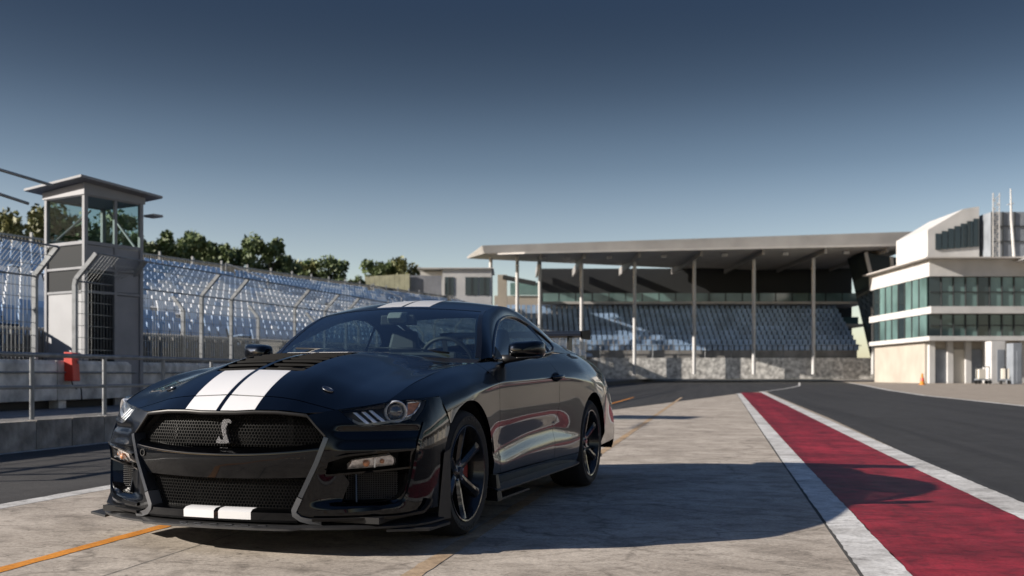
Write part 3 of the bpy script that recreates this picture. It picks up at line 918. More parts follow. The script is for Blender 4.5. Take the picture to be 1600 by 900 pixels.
for u in (768, 808, 842, 905, 985, 1075, 1165, 1255, 1345):
    mb = MB(); mb.tube([(ux(u), -4, zz(585)), (ux(u), -4, zz(409))], .20, 10); mb.build('column', 'render_white', mbd, smooth=True, angle=40)
for u in (808, 842, 905, 985, 1075, 1165, 1255, 1345):
    mb = MB(); mb.bar((ux(u), -8.5, zz(414 - (u-808)*.022)), (ux(u), 11.5, zz(413 - (u-808)*.022)), .25, .9); mb.build('roof_beam', 'metal_roof', mbd)
    mb = MB(); mb.box(ux(u) + 2.6, ux(u) + 3.2, -6.5, -5.9, zz(417 - (u-808)*.022), zz(413 - (u-808)*.022)); mb.build('floodlight', 'render_white', mbd)
for i_, u in enumerate(range(775, 1330, 40)):
    mb = MB(); mb.tube([(ux(u), -2.6, zz(560)), (ux(u), -2.6, zz(541)), (ux(u + 39), -2.6, zz(541))], .05, 6); mb.build('guard_rail', 'galvanised', mbd)
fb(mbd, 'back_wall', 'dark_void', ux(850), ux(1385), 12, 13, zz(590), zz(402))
for v0, v1 in ((466, 448), (502, 488)):
    fb(mbd, 'gallery_floor', 'soffit', ux(848), ux(1372), 4, 12, zz(v0 + 5), zz(v0 + 1))
    u = 852
    while u < 1366:
        w = fb(mbd, 'window', 'window_teal', ux(u), ux(u + 26), 8.9, 9.0, zz(v0), zz(v1)); u += 28
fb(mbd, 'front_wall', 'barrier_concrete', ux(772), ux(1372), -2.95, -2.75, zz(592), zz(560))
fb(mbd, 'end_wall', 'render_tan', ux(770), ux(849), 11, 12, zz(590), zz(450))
fb(mbd, 'end_glazing', 'window_teal', ux(797), ux(848), 10.8, 10.95, zz(449), zz(428))
rows = 10
for r_ in range(rows):
    fb(mbd, 'terrace_step', 'terrace', ux(772), ux(1330), -2 + r_*.9, -1 + r_*.9, zz(560), zz(548 - r_*7.6))
    mb = MB()
    for q_ in np.arange(ux(774), ux(1328), .62):
        mb.box(q_, q_ + .46, -1.75 + r_*.9, -1.45 + r_*.9, zz(548 - r_*7.6), zz(548 - r_*7.6) + .7)
    o = mb.build('seat_row', 'seat_blue', mbd); tag(o, kind='stuff')
fb(mbd, 'stair_block', 'render_tan', ux(778), ux(792), -2, 4, zz(560), zz(432))
mb = MB(); mb.bar((ux(786), -2.2, zz(436)), (ux(836), -2.2, zz(446)), .9, .45); mb.build('gallery_beam', 'frame_dark', mbd)
# leaning glazed pylon
py_ = frontal('glass_pylon', 1385, 112., 'leaning dark glazed pylon at the right end of the long roof', 'building')
k = K(112.); zz = lambda v: CAM_H + (592 - v) * k; ux = lambda u: (u - 1385) * k
mb = MB(); mb.hexa([(ux(1398), 0, zz(590)), (ux(1424), 0, zz(590)), (ux(1424), 6, zz(590)), (ux(1398), 6, zz(590))], [(ux(1352), 0, zz(394)), (ux(1432), 0, zz(408)), (ux(1432), 6, zz(408)), (ux(1352), 6, zz(394))]); mb.build('glazing', 'window_dark', py_)
for f in (.0, .5, 1.0):
    mb = MB(); a0 = ux(1398 + 26*f); a1 = ux(1352 + 80*f); mb.bar((a0, -.1, zz(590)), (a1, -.1, zz(394 + 14*f)), .35, .2, up=(0, 1, 0)); mb.build('mullion', 'render_white', py_)
for v in (440, 480, 520, 555):
    f = (590 - v) / 196; mb = MB(); mb.bar((ux(1398 - 46*f), -.08, zz(v)), (ux(1424 + 8*f), -.08, zz(v - 0)), .16, .12, up=(0, 1, 0)); mb.build('transom', 'frame_dark', py_)

# race-control block on the right: white bands, ribbon windows, roof plant
rc = frontal('race_control', 1500, 95., 'white race-control building with ribbon windows and roof plant', 'building')
k = K(95.); zz = lambda v: CAM_H + (592 - v) * k; ux = lambda u: (u - 1500) * k
X0, X1 = ux(1452), ux(1720)
fb(rc, 'ground_floor', 'render_tan', ux(1462), X1, 2.5, 16, zz(601), zz(528))
fb(rc, 'band', 'render_white', X0, X1, 0, 16, zz(431.5), zz(405))
fb(rc, 'band', 'render_white', X0, X1, -.4, 16, zz(490), zz(479))
fb(rc, 'band', 'render_white', X0, X1, 0, 16, zz(532), zz(525))
fb(rc, 'core', 'dark_void', X0 + .3, X1, 1.2, 15, zz(525), zz(431))
for v0, v1 in ((479, 432), (525, 491)):
    u = 1456
    while u < 1700:
        w = fb(rc, 'window', 'window_teal' if (int(u / 19) % 4) else 'window_dark', ux(u), ux(u + 17.4), .55, .65, zz(v0), zz(v1))
        fb(w, 'window_frame', 'frame_dark', ux(u + 17.4), ux(u + 19), .40, .68, zz(v0), zz(v1))
        fb(w, 'transom', 'frame_dark', ux(u), ux(u + 17.4), .42, .56, zz((v0+v1)/2 + .7), zz((v0+v1)/2 - .7))
        u += 19
for v0, v1 in ((479, 432), (525, 491)):
    for y_ in np.arange(.9, 14.0, 1.75):
        w = fb(rc, 'window', 'window_teal' if int(y_ * 3) % 3 else 'window_dark', X0 + .10, X0 + .20, y_, y_ + 1.6, zz(v0), zz(v1))
        fb(w, 'window_frame', 'frame_dark', X0 + .02, X0 + .22, y_ + 1.6, y_ + 1.75, zz(v0), zz(v1))
up = [(1470, 352), (1528, 318), (1553, 314), (1553, 402), (1470, 402)]
mb = MB(); mb.prism([(ux(u), zz(v)) for u, v in up], lambda a, b, h: (a, 3 + h, b), 8.); mb.build('upper_storey', 'render_white', rc)
for i in range(7):
    u = 1482 + i * 10.2
    w = fb(rc, 'window', 'window_dark', ux(u), ux(u + 9), 2.85, 2.98, zz(384 - i * .8), zz(358 - i * 4.0))
fb(rc, 'upper_sill', 'soffit', ux(1440), X1, -1.0, 16, zz(405), zz(403))
plant = fb(rc, 'roof_plant', 'machine_grey', ux(1560), ux(1640), 1.5, 8, zz(403), zz(327))
for u in (1561, 1578, 1597, 1616, 1638):
    fb(plant, 'plant_rib', 'frame_dark', ux(u) - .05, ux(u) + .05, 1.38, 1.5, zz(403), zz(327))
for v in (350, 374):
    fb(plant, 'plant_rail', 'frame_dark', ux(1560), ux(1640), 1.36, 1.5, zz(v + .6), zz(v - .6))
mast = empty('mast', parent=rc)
mb = MB()
for du, dy in ((1550, 1.0), (1560, 1.0), (1555, 1.6)):
    mb.bar((ux(du), dy - 1.2, zz(404)), (ux(du), dy - 1.2, zz(302)), .07)
lv = list(range(404, 302, -7))
for i, v in enumerate(lv[:-1]):
    a, b = (1550, 1560) if i % 2 else (1560, 1550)
    mb.bar((ux(a), -.2, zz(v)), (ux(b), -.2, zz(v - 7)), .05); mb.bar((ux(1550), -.2, zz(v)), (ux(1560), -.2, zz(v)), .05)
mb.build('mast_lattice', 'render_white', mast)
mb = MB(); mb.tube([(ux(1590), .6, zz(404)), (ux(1585), .6, zz(340)), (ux(1584), .6, zz(293))], [.16, .12, .05], 8); mb.bar((ux(1579), .6, zz(318)), (ux(1589), .6, zz(316)), .08); mb.build('aerial', 'render_white', mast, smooth=True, angle=40)
mb = MB(); mb.prism([(ux(1582), zz(409)), (ux(1640), zz(386)), (ux(1720), zz(380)), (ux(1720), zz(386)), (ux(1640), zz(412))], lambda a, b, h: (a, -3 + h, b), 6.); mb.build('entrance_canopy', 'render_white', rc)
# ground floor bays
for i, u in enumerate(range(1466, 1700, 29)):
    fb(rc, 'pier', 'render_white', ux(u), ux(u + 9), 2.0, 2.5, zz(601), zz(532))
    fb(rc, 'shutter', 'blind' if i % 2 else 'machine_grey', ux(u + 9.5), ux(u + 28.5), 2.3, 2.45, zz(601), zz(545))
# kit left standing outside the bays
def trolley(u, v, D_, seed, label):
    r_ = random.Random(seed); p = pxpt(u, 592, D_)
    t = empty('equipment_trolley', (p.x, p.y, gz(p.y)), r_.uniform(0, 1.5)); tag(t, label, 'trolley', 'equipment outside the bays')
    mb = MB(); mb.box(-.6, .6, -.35, .35, .35, .45); mb.build('deck', 'machine_grey', t)
    mb = MB()
    for x in (-.55, .55): mb.tube([(x, 0, .4), (x, 0, 1.5)], .04, 6)
    mb.tube([(-.55, 0, 1.5), (.55, 0, 1.5)], .04, 6); mb.build('frame', 'frame_dark', t)
    for x in (-.45, .45):
        for y in (-.3, .3):
            w_ = MB(); w_.lathe([(.02, -.05), (.17, -.05), (.17, .05), (.02, .05)], 14, 'Y'); o = w_.build('wheel', 'cable', t); o.location = (x, y, .18)
    mb = MB(); mb.box(-.5, .1, -.3, .3, .45, .45 + r_.uniform(.5, .9)); mb.build('crate', 'blind', t, bevel=.03)
trolley(1536, 600, 88, 1, 'dark wheeled trolley left of the pale pier at the right edge')
trolley(1570, 600, 86, 2, 'wheeled trolley with a pale crate by the rightmost bay')
def cabinet(u, w_, vtop, D_, m, label):
    p = pxpt(u, 592, D_); k_ = D_ / 1596
    t = empty('site_cabinet', (p.x, p.y, gz(p.y)), TH_); tag(t, label, 'cabinet')
    h = CAM_H + (592 - vtop) * k_ - gz(p.y)
    fb(t, 'cabinet_body', m, -w_*k_/2, w_*k_/2, 0, 1.2, 0, h, .03); fb(t, 'cabinet_door', 'machine_grey', -w_*k_*.1, w_*k_*.4, -.04, 0, .2, h*.8)
cabinet(1560, 22, 533, 90, 'render_white', 'tall pale block standing before the right-hand bays')
cabinet(1590, 14, 536, 88, 'machine_grey', 'grey-blue cabinet at the right edge of the picture')
tag_bin = empty('safety_cone', tuple(pxpt(1441, 592, 84).xy) + (gz(82),)); tag(tag_bin, 'red and yellow safety marker beside the apron', 'marker')
mb = MB(); mb.lathe([(.30, 0), (.30, .06), (.20, .06), (.06, .95), (.01, .98)], 16); mb.build('marker_cone', 'orange_paint', tag_bin, smooth=True, angle=40)
mb = MB(); mb.lathe([(.172, .35), (.128, .60)], 16); o = mb.build('marker_band', 'red_box', tag_bin); o.scale = (1.04, 1.04, 1)

# pit building along the lane on the right, outside the frame; the car's flank mirrors it
pb = empty('pit_building', (33, 5, 0)); tag(pb, 'long pale pit garage building facing the lane on the right', 'building')
PY0, PY1 = -45.0, 70.0
fb(pb, 'upper_wall', 'render_white', 0, 10, PY0, PY1, 4.0, 5.0)
fb(pb, 'upper_wall', 'render_white', 0, 10, PY0, PY1, 6.4, 7.0)
fb(pb, 'rear_wall', 'render_tan', 2.0, 10, PY0, PY1, -.1, 6.4)
fb(pb, 'terrace_slab', 'soffit', -1.6, 0, PY0, PY1, 4.1, 4.35)
y = PY0
while y < PY1 - 1:
    fb(pb, 'garage_pier', 'render_white', .05, 2.0, y, y + .8, -.1, 4.0)
    fb(pb, 'garage_door', 'machine_grey' if int(y) % 3 else 'blind', 1.2, 1.3, y + .8, y + 5.6, -.1, 3.4)
    fb(pb, 'window', 'window_teal', .8, .9, y + .2, y + 5.2, 5.0, 6.4)
    y += 5.6
# ================================================================== the car (X forward, Y left, Z up, origin on the ground under the front axle)
car = empty('sports_car', (-2.261, 5.535, 0.0), R(262.674))
tag(car, 'black two-door sports coupe with white racing stripes parked on the concrete', 'car')

def line(knots, xs, sig=7):
    """feature line through (x, y, z) knots sampled on xs (front to back), lightly smoothed"""
    k = np.array(sorted(knots, key=lambda p: -p[0]))
    y = np.interp(-xs, -k[:, 0], k[:, 1]); z = np.interp(-xs, -k[:, 0], k[:, 2])
    return gauss(np.stack([y, z], 1), sig)
XS = np.linspace(0.72, -3.86, 460)
L_ = [
 [(.72,.75,.715),(.665,.768,.742),(.425,.79,.825),(.287,.80,.857),(.049,.81,.907),(-.224,.815,.934),(-.48,.818,.951),(-.75,.82,.965),(-1.1,.812,.985),(-1.6,.795,1.008),(-2.0,.782,1.028),(-2.25,.772,1.05),(-2.6,.768,1.06),(-3.0,.75,1.06),(-3.5,.70,1.04),(-3.86,.64,.99)],
 [(.72,.775,.695),(.665,.80,.722),(.52,.835,.772),(.38,.852,.810),(.25,.862,.843),(.025,.872,.884),(-.235,.880,.902),(-.5,.876,.914),(-.8,.868,.940),(-1.5,.862,.968),(-2.0,.862,.985),(-2.5,.878,.990),(-3.0,.85,.995),(-3.5,.78,.985),(-3.86,.70,.95)],
 [(.72,.82,.665),(.665,.84,.69),(.52,.885,.745),(.38,.918,.775),(0,.942,.825),(-.4,.930,.852),(-.8,.918,.880),(-1.5,.916,.905),(-2.0,.925,.915),(-2.5,.948,.910),(-3.0,.932,.90),(-3.5,.87,.89),(-3.86,.78,.87)],
 [(.72,.86,.62),(.6,.90,.66),(.36,.945,.72),(0,.966,.775),(-.35,.956,.815),(-.55,.951,.838),(-1.0,.952,.850),(-1.7,.954,.870),(-2.1,.962,.868),(-2.7,.976,.835),(-3.2,.95,.81),(-3.86,.82,.78)],
 [(.72,.875,.59),(.6,.91,.63),(.36,.952,.69),(0,.970,.750),(-.35,.950,.790),(-.55,.943,.812),(-1.0,.944,.824),(-1.7,.946,.846),(-2.1,.957,.845),(-2.7,.977,.80),(-3.2,.955,.78),(-3.86,.825,.75)],
 [(.72,.885,.56),(.36,.957,.63),(0,.971,.69),(-.36,.951,.73),(-.55,.9425,.768),(-1.0,.9435,.780),(-1.7,.9455,.802),(-2.1,.957,.79),(-2.7,.978,.74),(-3.2,.96,.73),(-3.86,.84,.70)],
 [(.72,.90,.52),(.36,.960,.56),(0,.972,.61),(-.36,.956,.61),(-.55,.944,.60),(-1.0,.9455,.62),(-1.7,.9475,.64),(-2.2,.957,.65),(-2.7,.980,.65),(-3.1,.97,.62),(-3.86,.86,.62)],
 [(.72,.91,.40),(.36,.963,.42),(0,.974,.45),(-.36,.955,.430),(-.55,.922,.430),(-1.1,.920,.485),(-1.7,.922,.510),(-2.0,.936,.47),(-2.35,.965,.45),(-2.7,.98,.45),(-3.1,.97,.45),(-3.86,.88,.45)],
 [(.72,.91,.36),(.36,.963,.38),(0,.974,.41),(-.36,.962,.388),(-.55,.950,.350),(-1.1,.950,.400),(-1.7,.950,.420),(-2.0,.955,.42),(-2.35,.965,.41),(-2.7,.98,.41),(-3.1,.97,.41),(-3.86,.88,.41)],
 [(.72,.91,.28),(.36,.955,.28),(-.55,.945,.285),(-1.7,.943,.29),(-2.3,.955,.29),(-3.86,.88,.30)],
 [(.72,.89,.19),(.36,.93,.19),(-.55,.915,.20),(-1.7,.915,.20),(-2.3,.93,.20),(-3.86,.86,.24)],
]
LN = np.stack([line(k, XS) for k in L_], 1)                   # (nx, 11, 2)
TT = np.linspace(0, 10, 10 * 24 + 1)
SIDE = np.empty((len(XS), len(TT), 2))
for c_ in (0, 1):
    for i in range(len(XS)):
        SIDE[i, :, c_] = np.interp(TT, np.arange(11), LN[i, :, c_])
SIDE = gauss(SIDE.transpose(1, 0, 2), 5.0).transpose(1, 0, 2)
def bil(G, fi, fj):
    fi = np.clip(fi, 0, G.shape[0] - 1.001); fj = np.clip(fj, 0, G.shape[1] - 1.001)
    i = fi.astype(int); j = fj.astype(int); a = (fi - i)[:, None]; b = (fj - j)[:, None]
    return G[i, j] * (1-a) * (1-b) + G[i+1, j] * a * (1-b) + G[i, j+1] * (1-a) * b + G[i+1, j+1] * a * b
def S_side(x, t):
    x = np.asarray(x, float); t = np.asarray(t, float)
    q = bil(SIDE, (XS[0] - x) / (XS[0] - XS[-1]) * (len(XS) - 1), t * 24)
    return np.stack([x, q[:, 0], q[:, 1]], 1)
def t_of(x, z):
    """height on the body side -> section parameter"""
    i = int(round((XS[0] - x) / (XS[0] - XS[-1]) * (len(XS) - 1))); i = min(max(i, 0), len(XS) - 1)
    zz = SIDE[i, :, 1]
    return float(np.interp(-z, -zz, TT))
ST = 0.10          # metres per t on the side, roughly
FW, RW = (0.0, 0.347, 0.394), (-2.72, 0.350, 0.402)
def arc(cx, cz, r_, a0, a1, n=40):
    return [(cx + r_ * math.cos(R(a0 + (a1 - a0) * i / n)), cz + r_ * math.sin(R(a0 + (a1 - a0) * i / n))) for i in range(n + 1)]
def zt(pts): return [(x, t_of(x, z)) for x, z in pts]

# --- nose surface: plan curve swept up the front
PLAN = np.array([(0,.945),(.2,.937),(.35,.920),(.5,.885),(.62,.835),(.74,.765),(.84,.685),(.905,.60),(.945,.50),(.960,.38),(.966,.25),(.97,.12)])
def _plan():
    d = np.r_[0, np.cumsum(np.hypot(*np.diff(PLAN, axis=0).T))]
    s = np.linspace(0, d[-1], 700)
    q = np.stack([np.interp(s, d, PLAN[:, i]) for i in (0, 1)], 1)
    pad = 60
    e = np.vstack([q[1:pad+1][::-1] * [-1, 1], q, 2 * q[-1] - q[-pad-1:-1][::-1]])
    k = np.arange(-42, 43); w = np.exp(-.5 * (k / 14.) ** 2); w /= w.sum()
    q = np.stack([np.convolve(e[:, i], w, 'same') for i in (0, 1)], 1)[pad:-pad]
    g = np.gradient(q, axis=0); n = np.stack([-g[:, 1], g[:, 0]], 1); n /= np.linalg.norm(n, axis=1)[:, None]
    return s, q, n
PS, PQ, PN = _plan()
def S_nose(s, z, extra=0.0):
    s = np.asarray(s, float); z = np.asarray(z, float); a = np.abs(s); sg = np.where(s < 0, -1., 1.)
    y = np.interp(a, PS, PQ[:, 0]); x = np.interp(a, PS, PQ[:, 1]); ny = np.interp(a, PS, PN[:, 0]); nx = np.interp(a, PS, PN[:, 1])
    t = np.maximum(0, z - .5) / .25
    o = -np.interp(a, [0,.4,.8,1.0,1.2,1.4], [.045,.05,.065,.06,.035,.02]) * t * t - .35 * np.maximum(0, .2 - z) + extra
    sm = lambda v, a0, a1: (lambda q: q * q * (3 - 2 * q))(np.clip((v - a0) / (a1 - a0), 0, 1))
    # the panel beside the grille frame falls away into the side intake
    o = o - .042 * sm(a, .46, .64) * (1 - sm(a, .86, .95)) * sm(z, .235, .275) * (1 - sm(z, .405, .445))
    # fold under the headlamp and the swelling above the turn signal
    w_ = sm(a, .58, .66) * (1 - sm(a, 1.0, 1.07))
    o = o - .015 * w_ * np.exp(-((z - .603) / .017) ** 2) + .012 * w_ * np.exp(-((z - .512) / .028) ** 2)
    return np.stack([x + nx * o, (y + ny * o) * sg, z], 1)
def nose(s, z, e=0.0): return S_nose(np.array([s]), np.array([z]), e)[0]
def s_of_x(x): return float(np.interp(-x, -PQ[350:, 1], PS[350:]))

# --- hood height table
HX = np.array([.98,.95,.90,.85,.80,.70,.60,.40,.20,.0,-.25,-.5,-.78])
HY = np.array([0,.2,.285,.36,.45,.56,.68,.80,.9])
HZ = np.array([
 [.660,.655,.648,.640,.625,.600,.57,.545,.52],
 [.692,.686,.678,.669,.650,.625,.60,.57,.55],
 [.735,.727,.718,.705,.678,.648,.622,.595,.57],
 [.775,.767,.757,.743,.712,.678,.650,.622,.60],
 [.808,.800,.790,.775,.743,.708,.680,.655,.63],
 [.862,.855,.846,.832,.800,.765,.738,.712,.69],
 [.902,.897,.890,.876,.845,.806,.780,.757,.74],
 [.956,.954,.949,.930,.892,.853,.835,.832,.815],
 [.990,.989,.986,.965,.925,.888,.876,.880,.86],
 [1.008,1.008,1.005,.985,.948,.918,.906,.913,.90],
 [1.017,1.017,1.013,.993,.960,.935,.928,.937,.93],
 [1.021,1.020,1.013,1.0,.977,.962,.956,.952,.945],
 [1.023,1.021,1.014,1.002,.982,.970,.967,.965,.96]])
hxs = np.linspace(.98, -.78, 353); hys = np.linspace(-.9, .9, 361)
_t = np.stack([np.interp(np.abs(hys), HY, r_) for r_ in HZ], 0)
_t = np.stack([np.interp(-hxs, -HX, _t[:, j]) for j in range(len(hys))], 1)
_t = gauss(gauss(_t, 9.0).T.copy(), 3.6).T.copy()
HOOD = _t[..., None]
def S_hood(x, y):
    x = np.asarray(x, float); y = np.asarray(y, float)
    z = bil(HOOD, (.98 - x) / 1.76 * 352, (y + .9) / 1.8 * 360)[:, 0]
    return np.stack([x, y, z], 1)
def hood_z(x, y): return S_hood(np.array([x]), np.array([y]))[0, 2]

G = 0.0025
# ---------------- hood, its nose piece, louvred vent
lip = [(.934, 0), (.931, .1), (.921, .195), (.907, .312), (.888, .414), (.876, .455)]
side_e = [(.665,.768),(.425,.79),(.287,.80),(.049,.81),(-.224,.815),(-.48,.818),(-.66,.82)]
rear_e = [(-.655, .76), (-.63, .5), (-.605, .25), (-.60, 0)]
seam = [(.842, 0), (.838, .2), (.828, .34), (.812, .45), (.797, .585)]
vent = [(.585,-.225),(.570,-.262),(.40,-.272),(.10,-.285),(-.005,-.285),(-.03,-.26),(-.03,.26),(-.005,.285),(.10,.285),(.40,.272),(.570,.262),(.585,.225)]
def both(half):          # half outline from y=0 outward -> closed symmetric outline
    return half + [(x, -y) for x, y in half[::-1] if abs(y) > 1e-6]
main_half = [(x - G, y) for x, y in seam] + [(.735,.688)] + [(x, y - G) for x, y in side_e] + [(x + G, y) for x, y in rear_e]
hood = panel('hood', S_hood, both(main_half), 'paint', car, holes=[vent], step=.024, depth=.02)
nose_half = [(x, y) for x, y in lip] + [(.806, .583)] + [(x + G, y) for x, y in seam[::-1]]
panel('hood_nose', S_hood, both(nose_half), 'paint', car, step=.02, depth=.02)
# vent: a dark well and rows of louvre slats either side of a centre bar
mb = MB(); wl_ = 0.055
mb.grid([[(x, y, hood_z(x, y) - wl_) for y in np.linspace(-.29, .29, 9)] for x in np.linspace(.60, -.05, 12)])
well = mb.build('vent_well', 'void', hood)
for k in range(7):
    x0 = .545 - k * .083
    for sg in (-1, 1):
        mb = MB(); P = []; Q = []
        for y in np.linspace(.022, .262, 9):
            zA = hood_z(x0, y * sg) + .001; zB = hood_z(x0 - .06, y * sg) - .032
            P.append([(x0 + .002, y*sg, zA - .012), (x0, y*sg, zA), (x0 - .03, y*sg, (zA+zB)/2 + .007), (x0 - .06, y*sg, zB)])
        mb.grid(P)
        mb.build('vent_slat', 'slat_black', hood, smooth=True, angle=50, fix=False)
mb = MB()
mb.grid([[(x, -.018, hood_z(x, 0) - .03), (x, -.014, hood_z(x, 0) - .002), (x, .014, hood_z(x, 0) - .002), (x, .018, hood_z(x, 0) - .03)] for x in np.linspace(.585, -.03, 20)])
mb.build('vent_bar', 'paint', hood, smooth=True, angle=40, fix=False)
# stripes on the hood
for sg in (-1, 1):
    for x0, x1 in ((.93, .842 + .0035), (.842 - .0035, .588), (-.034, -.597)):
        front = x0 > .9
        ol = [(x1, .0125), (x1, .197)] + ([(.9205, .197), (.9305, .1), (.9335, .0125)] if front else [(x0, .197), (x0, .0125)])
        panel('hood_stripe', S_hood, [(a, b * sg) for a, b in ol], 'stripe', car, step=.02, depth=.004, lift=.0016)
# hood pins
for sg in (-1, 1):
    pin = MB(); cx, cy = .681, .462 * sg
    cz = hood_z(cx, cy); nrm = Vector((.32, .30 * sg, .9)).normalized()
    uu = Vector((0.25, 1, 0)); uu = (uu - nrm * uu.dot(nrm)).normalized(); vv = nrm.cross(uu)
    c = Vector((cx, cy, cz))
    ring = lambda rr, h: [c + nrm * h + uu * (rr * 1.5 * math.cos(2*math.pi*k/20)) + vv * (rr * .8 * math.sin(2*math.pi*k/20)) for k in range(20)]
    pin.grid([r_ + r_[:1] for r_ in (ring(.024, .001), ring(.023, .006), ring(.018, .007), ring(.016, .005), ring(.001, .006))])
    pin.build('hood_pin', 'frame_grey', car, smooth=True, angle=40)
# trim along the hood's front edge
mb = MB(); rows = []
for x, y in [(a, -b) for a, b in (lip + [(.8665,.502), (.858,.548)])[::-1]] + (lip + [(.8665,.502), (.858,.548)])[1:]:
    z = hood_z(x, y) if abs(y) < .47 else (.640 if abs(y) < .52 else .590)
    rows.append([(x + .002, y, z - .004), (x + .006, y, z - .013), (x - .002, y, z - .022), (x - .05, y, z - .022)])
mb.grid(rows)
mb.build('grille_brow', 'satin_black', car, smooth=True, fix=False)

# ---------------- fenders, doors, rockers, rear quarters (both sides)
tA = lambda x, z: (x, t_of(x, z))
for mir in (False, True):
    fr = [(.662, .02), (.60, .95), (.52, 1.72), (.43, 2.0), (.352, 2.12)] + zt([(.325, .70), (.29, .628)])
    a_end = math.degrees(math.atan2(.628 - FW[1], .29))
    fo = fr + zt(arc(*FW, 45.5, 184.5)) + zt([(-.395, .30), (-.53 + G, .30), (-.53 + G, .45), (-.53 + G, .62), (-.528 + G, .80), (-.49 + G, .88)]) + \
         [(-.47, 1.2), (-.46, .5), (-.46, .02), (-.224, .02), (.049, .02), (.287, .02), (.425, .02)]
    fender = panel('fender', S_side, fo, 'paint', car, step=.022, scale=(1, ST), depth=.03, mirror=mir, flip=False)
    do = zt([(-.53 - G, .30), (-.53 - G, .45), (-.53 - G, .62), (-.528 - G, .80), (-.49 - G, .88)]) + [(-.475, 1.2), (-.465, .5), (-.465, .02)] + \
         [(-1.0, .02), (-1.5, .02), (-1.845 + G, .02), (-1.84 + G, 1.0), (-1.825 + G, 2.0)] + zt([(-1.815 + G, .84), (-1.80 + G, .68), (-1.755 + G, .56), (-1.70 + G, .50), (-1.69, .46), (-1.69, .30)])
    door = panel('door', S_side, do, 'paint', car, step=.022, scale=(1, ST), depth=.02, mirror=mir)
    ro = zt([(-.395, .295), (-.40, .21), (-2.31, .21), (-2.315, .295), (-1.2, .295)])
    panel('rocker', S_side, ro, 'gloss_black', car, step=.03, scale=(1, ST), depth=.03, mirror=mir)
    qo = [(-1.845 - G, .02), (-1.84 - G, 1.0), (-1.825 - G, 2.0)] + zt([(-1.815 - G, .84), (-1.80 - G, .68), (-1.755 - G, .56), (-1.70 - G, .50), (-1.695, .46), (-1.695, .30), (-2.315, .30)]) + \
         zt(arc(*RW, 187, -7)) + zt([(-3.10, .30), (-3.80, .32), (-3.82, .6), (-3.82, .9)]) + [(-3.82, .02), (-3.4, .02), (-3.0, .02), (-2.5, .02), (-2.2, .02)]
    quarter = panel('rear_quarter', S_side, qo, 'paint', car, step=.026, scale=(1, ST), depth=.03, mirror=mir)
    sg = -1 if mir else 1
    # door handle
    q = S_side(np.array([-1.70]), np.array([t_of(-1.70, .868)]))[0]
    hb = MB()
    hb.tube([(-1.60, (q[1] + .004) * sg, .862), (-1.63, (q[1] + .036) * sg, .866), (-1.72, (q[1] + .040) * sg, .872), (-1.78, (q[1] + .032) * sg, .874), (-1.80, (q[1] + .002) * sg, .874)], [.012, .015, .016, .015, .011], 10)
    hb.build('handle', 'paint', door, smooth=True, angle=60)
    hb = MB()
    hb.tube([(-1.69, (q[1] - .006) * sg, .845), (-1.70, (q[1] + .001) * sg, .868), (-1.71, (q[1] - .006) * sg, .895)], [.02, .045, .02], 14)
    hb.build('handle_cup', 'satin_black', door, smooth=True)
    # side skirt with a lower winglet
    sk = MB(); rows = []
    for x, w in ((-.36, .99), (-.45, 1.0), (-.9, 1.0), (-1.5, 1.0), (-1.95, .995), (-2.15, .985), (-2.29, .965)):
        zz = .205 + (-.36 - x) * .008
        rows.append([(x, .90*sg, zz + .030), (x, (w - .02)*sg, zz + .016), (x, w*sg, zz + .008), (x, w*sg, zz), (x, .88*sg, zz - .006)])
    sk.grid(rows); sk.build('side_skirt', 'splitter_grey', car, smooth=True, angle=35)
    sk = MB()
    sk.hexa([(-.40, .90*sg, .150), (-.98, .90*sg, .156), (-.98, .99*sg, .156), (-.36, .99*sg, .150)], [(-.40, .90*sg, .162), (-.98, .90*sg, .168), (-.95, .99*sg, .168), (-.36, .99*sg, .162)])
    sk.build('skirt_winglet', 'splitter_grey', car)
    sk = MB()
    sk.hexa([(-.385, .91*sg, .15), (-.435, .91*sg, .15), (-.435, .995*sg, .15), (-.375, .985*sg, .15)], [(-.395, .93*sg, .30), (-.43, .93*sg, .30), (-.43, .97*sg, .30), (-.395, .967*sg, .30)])
    sk.build('skirt_end', 'satin_black', car)
    # wheel-arch liners
    for (cx, cz, r_) in (FW, RW):
        lb = MB(); P = []
        for a in np.linspace(-15, 195, 24):
            P.append([(cx + (r_ + .02) * math.cos(R(a)), yy * sg, cz + (r_ + .02) * math.sin(R(a))) for yy in (.955 if a > 8 and a < 172 else .93, .55)])
        lb.grid(P); lb.add([(cx - r_, .56*sg, .12), (cx + r_, .56*sg, .12), (cx + r_, .56*sg, cz + r_), (cx - r_, .56*sg, cz + r_)], [(0, 1, 2, 3)])
        lb.build('arch_liner', 'void', car, fix=False)

# ---------------- front fascia cheeks (from the grille frame round to the wheel arch), with headlamp and intake openings
HL = [(.619,.7065),(.68,.7145),(.75,.722),(.86,.7385),(1.00,.752),(1.137,.750),(1.100,.712),(1.057,.680),(1.020,.653),(.965,.644),(.910,.639),(.764,.624),(.720,.628),(.671,.663)]
HOLE = [(.572,.458),(.65,.482),(.735,.496),(.86,.504),(.975,.506),(.972,.426),(.963,.36),(.942,.303),(.925,.283),(.902,.268),(.84,.262),(.781,.258),(.633,.259),(.674,.358),(.648,.392),(.557,.400)]
HZL = [(.619,.711),(.75,.7265),(.86,.743),(1.0,.757),(1.14,.764),(1.262,.766)]        # upper edge under hood and fender
def arch_s(z, rr=FW[2]):
    x = math.sqrt(max(rr*rr - (z - FW[1])**2, 0)); return s_of_x(x)
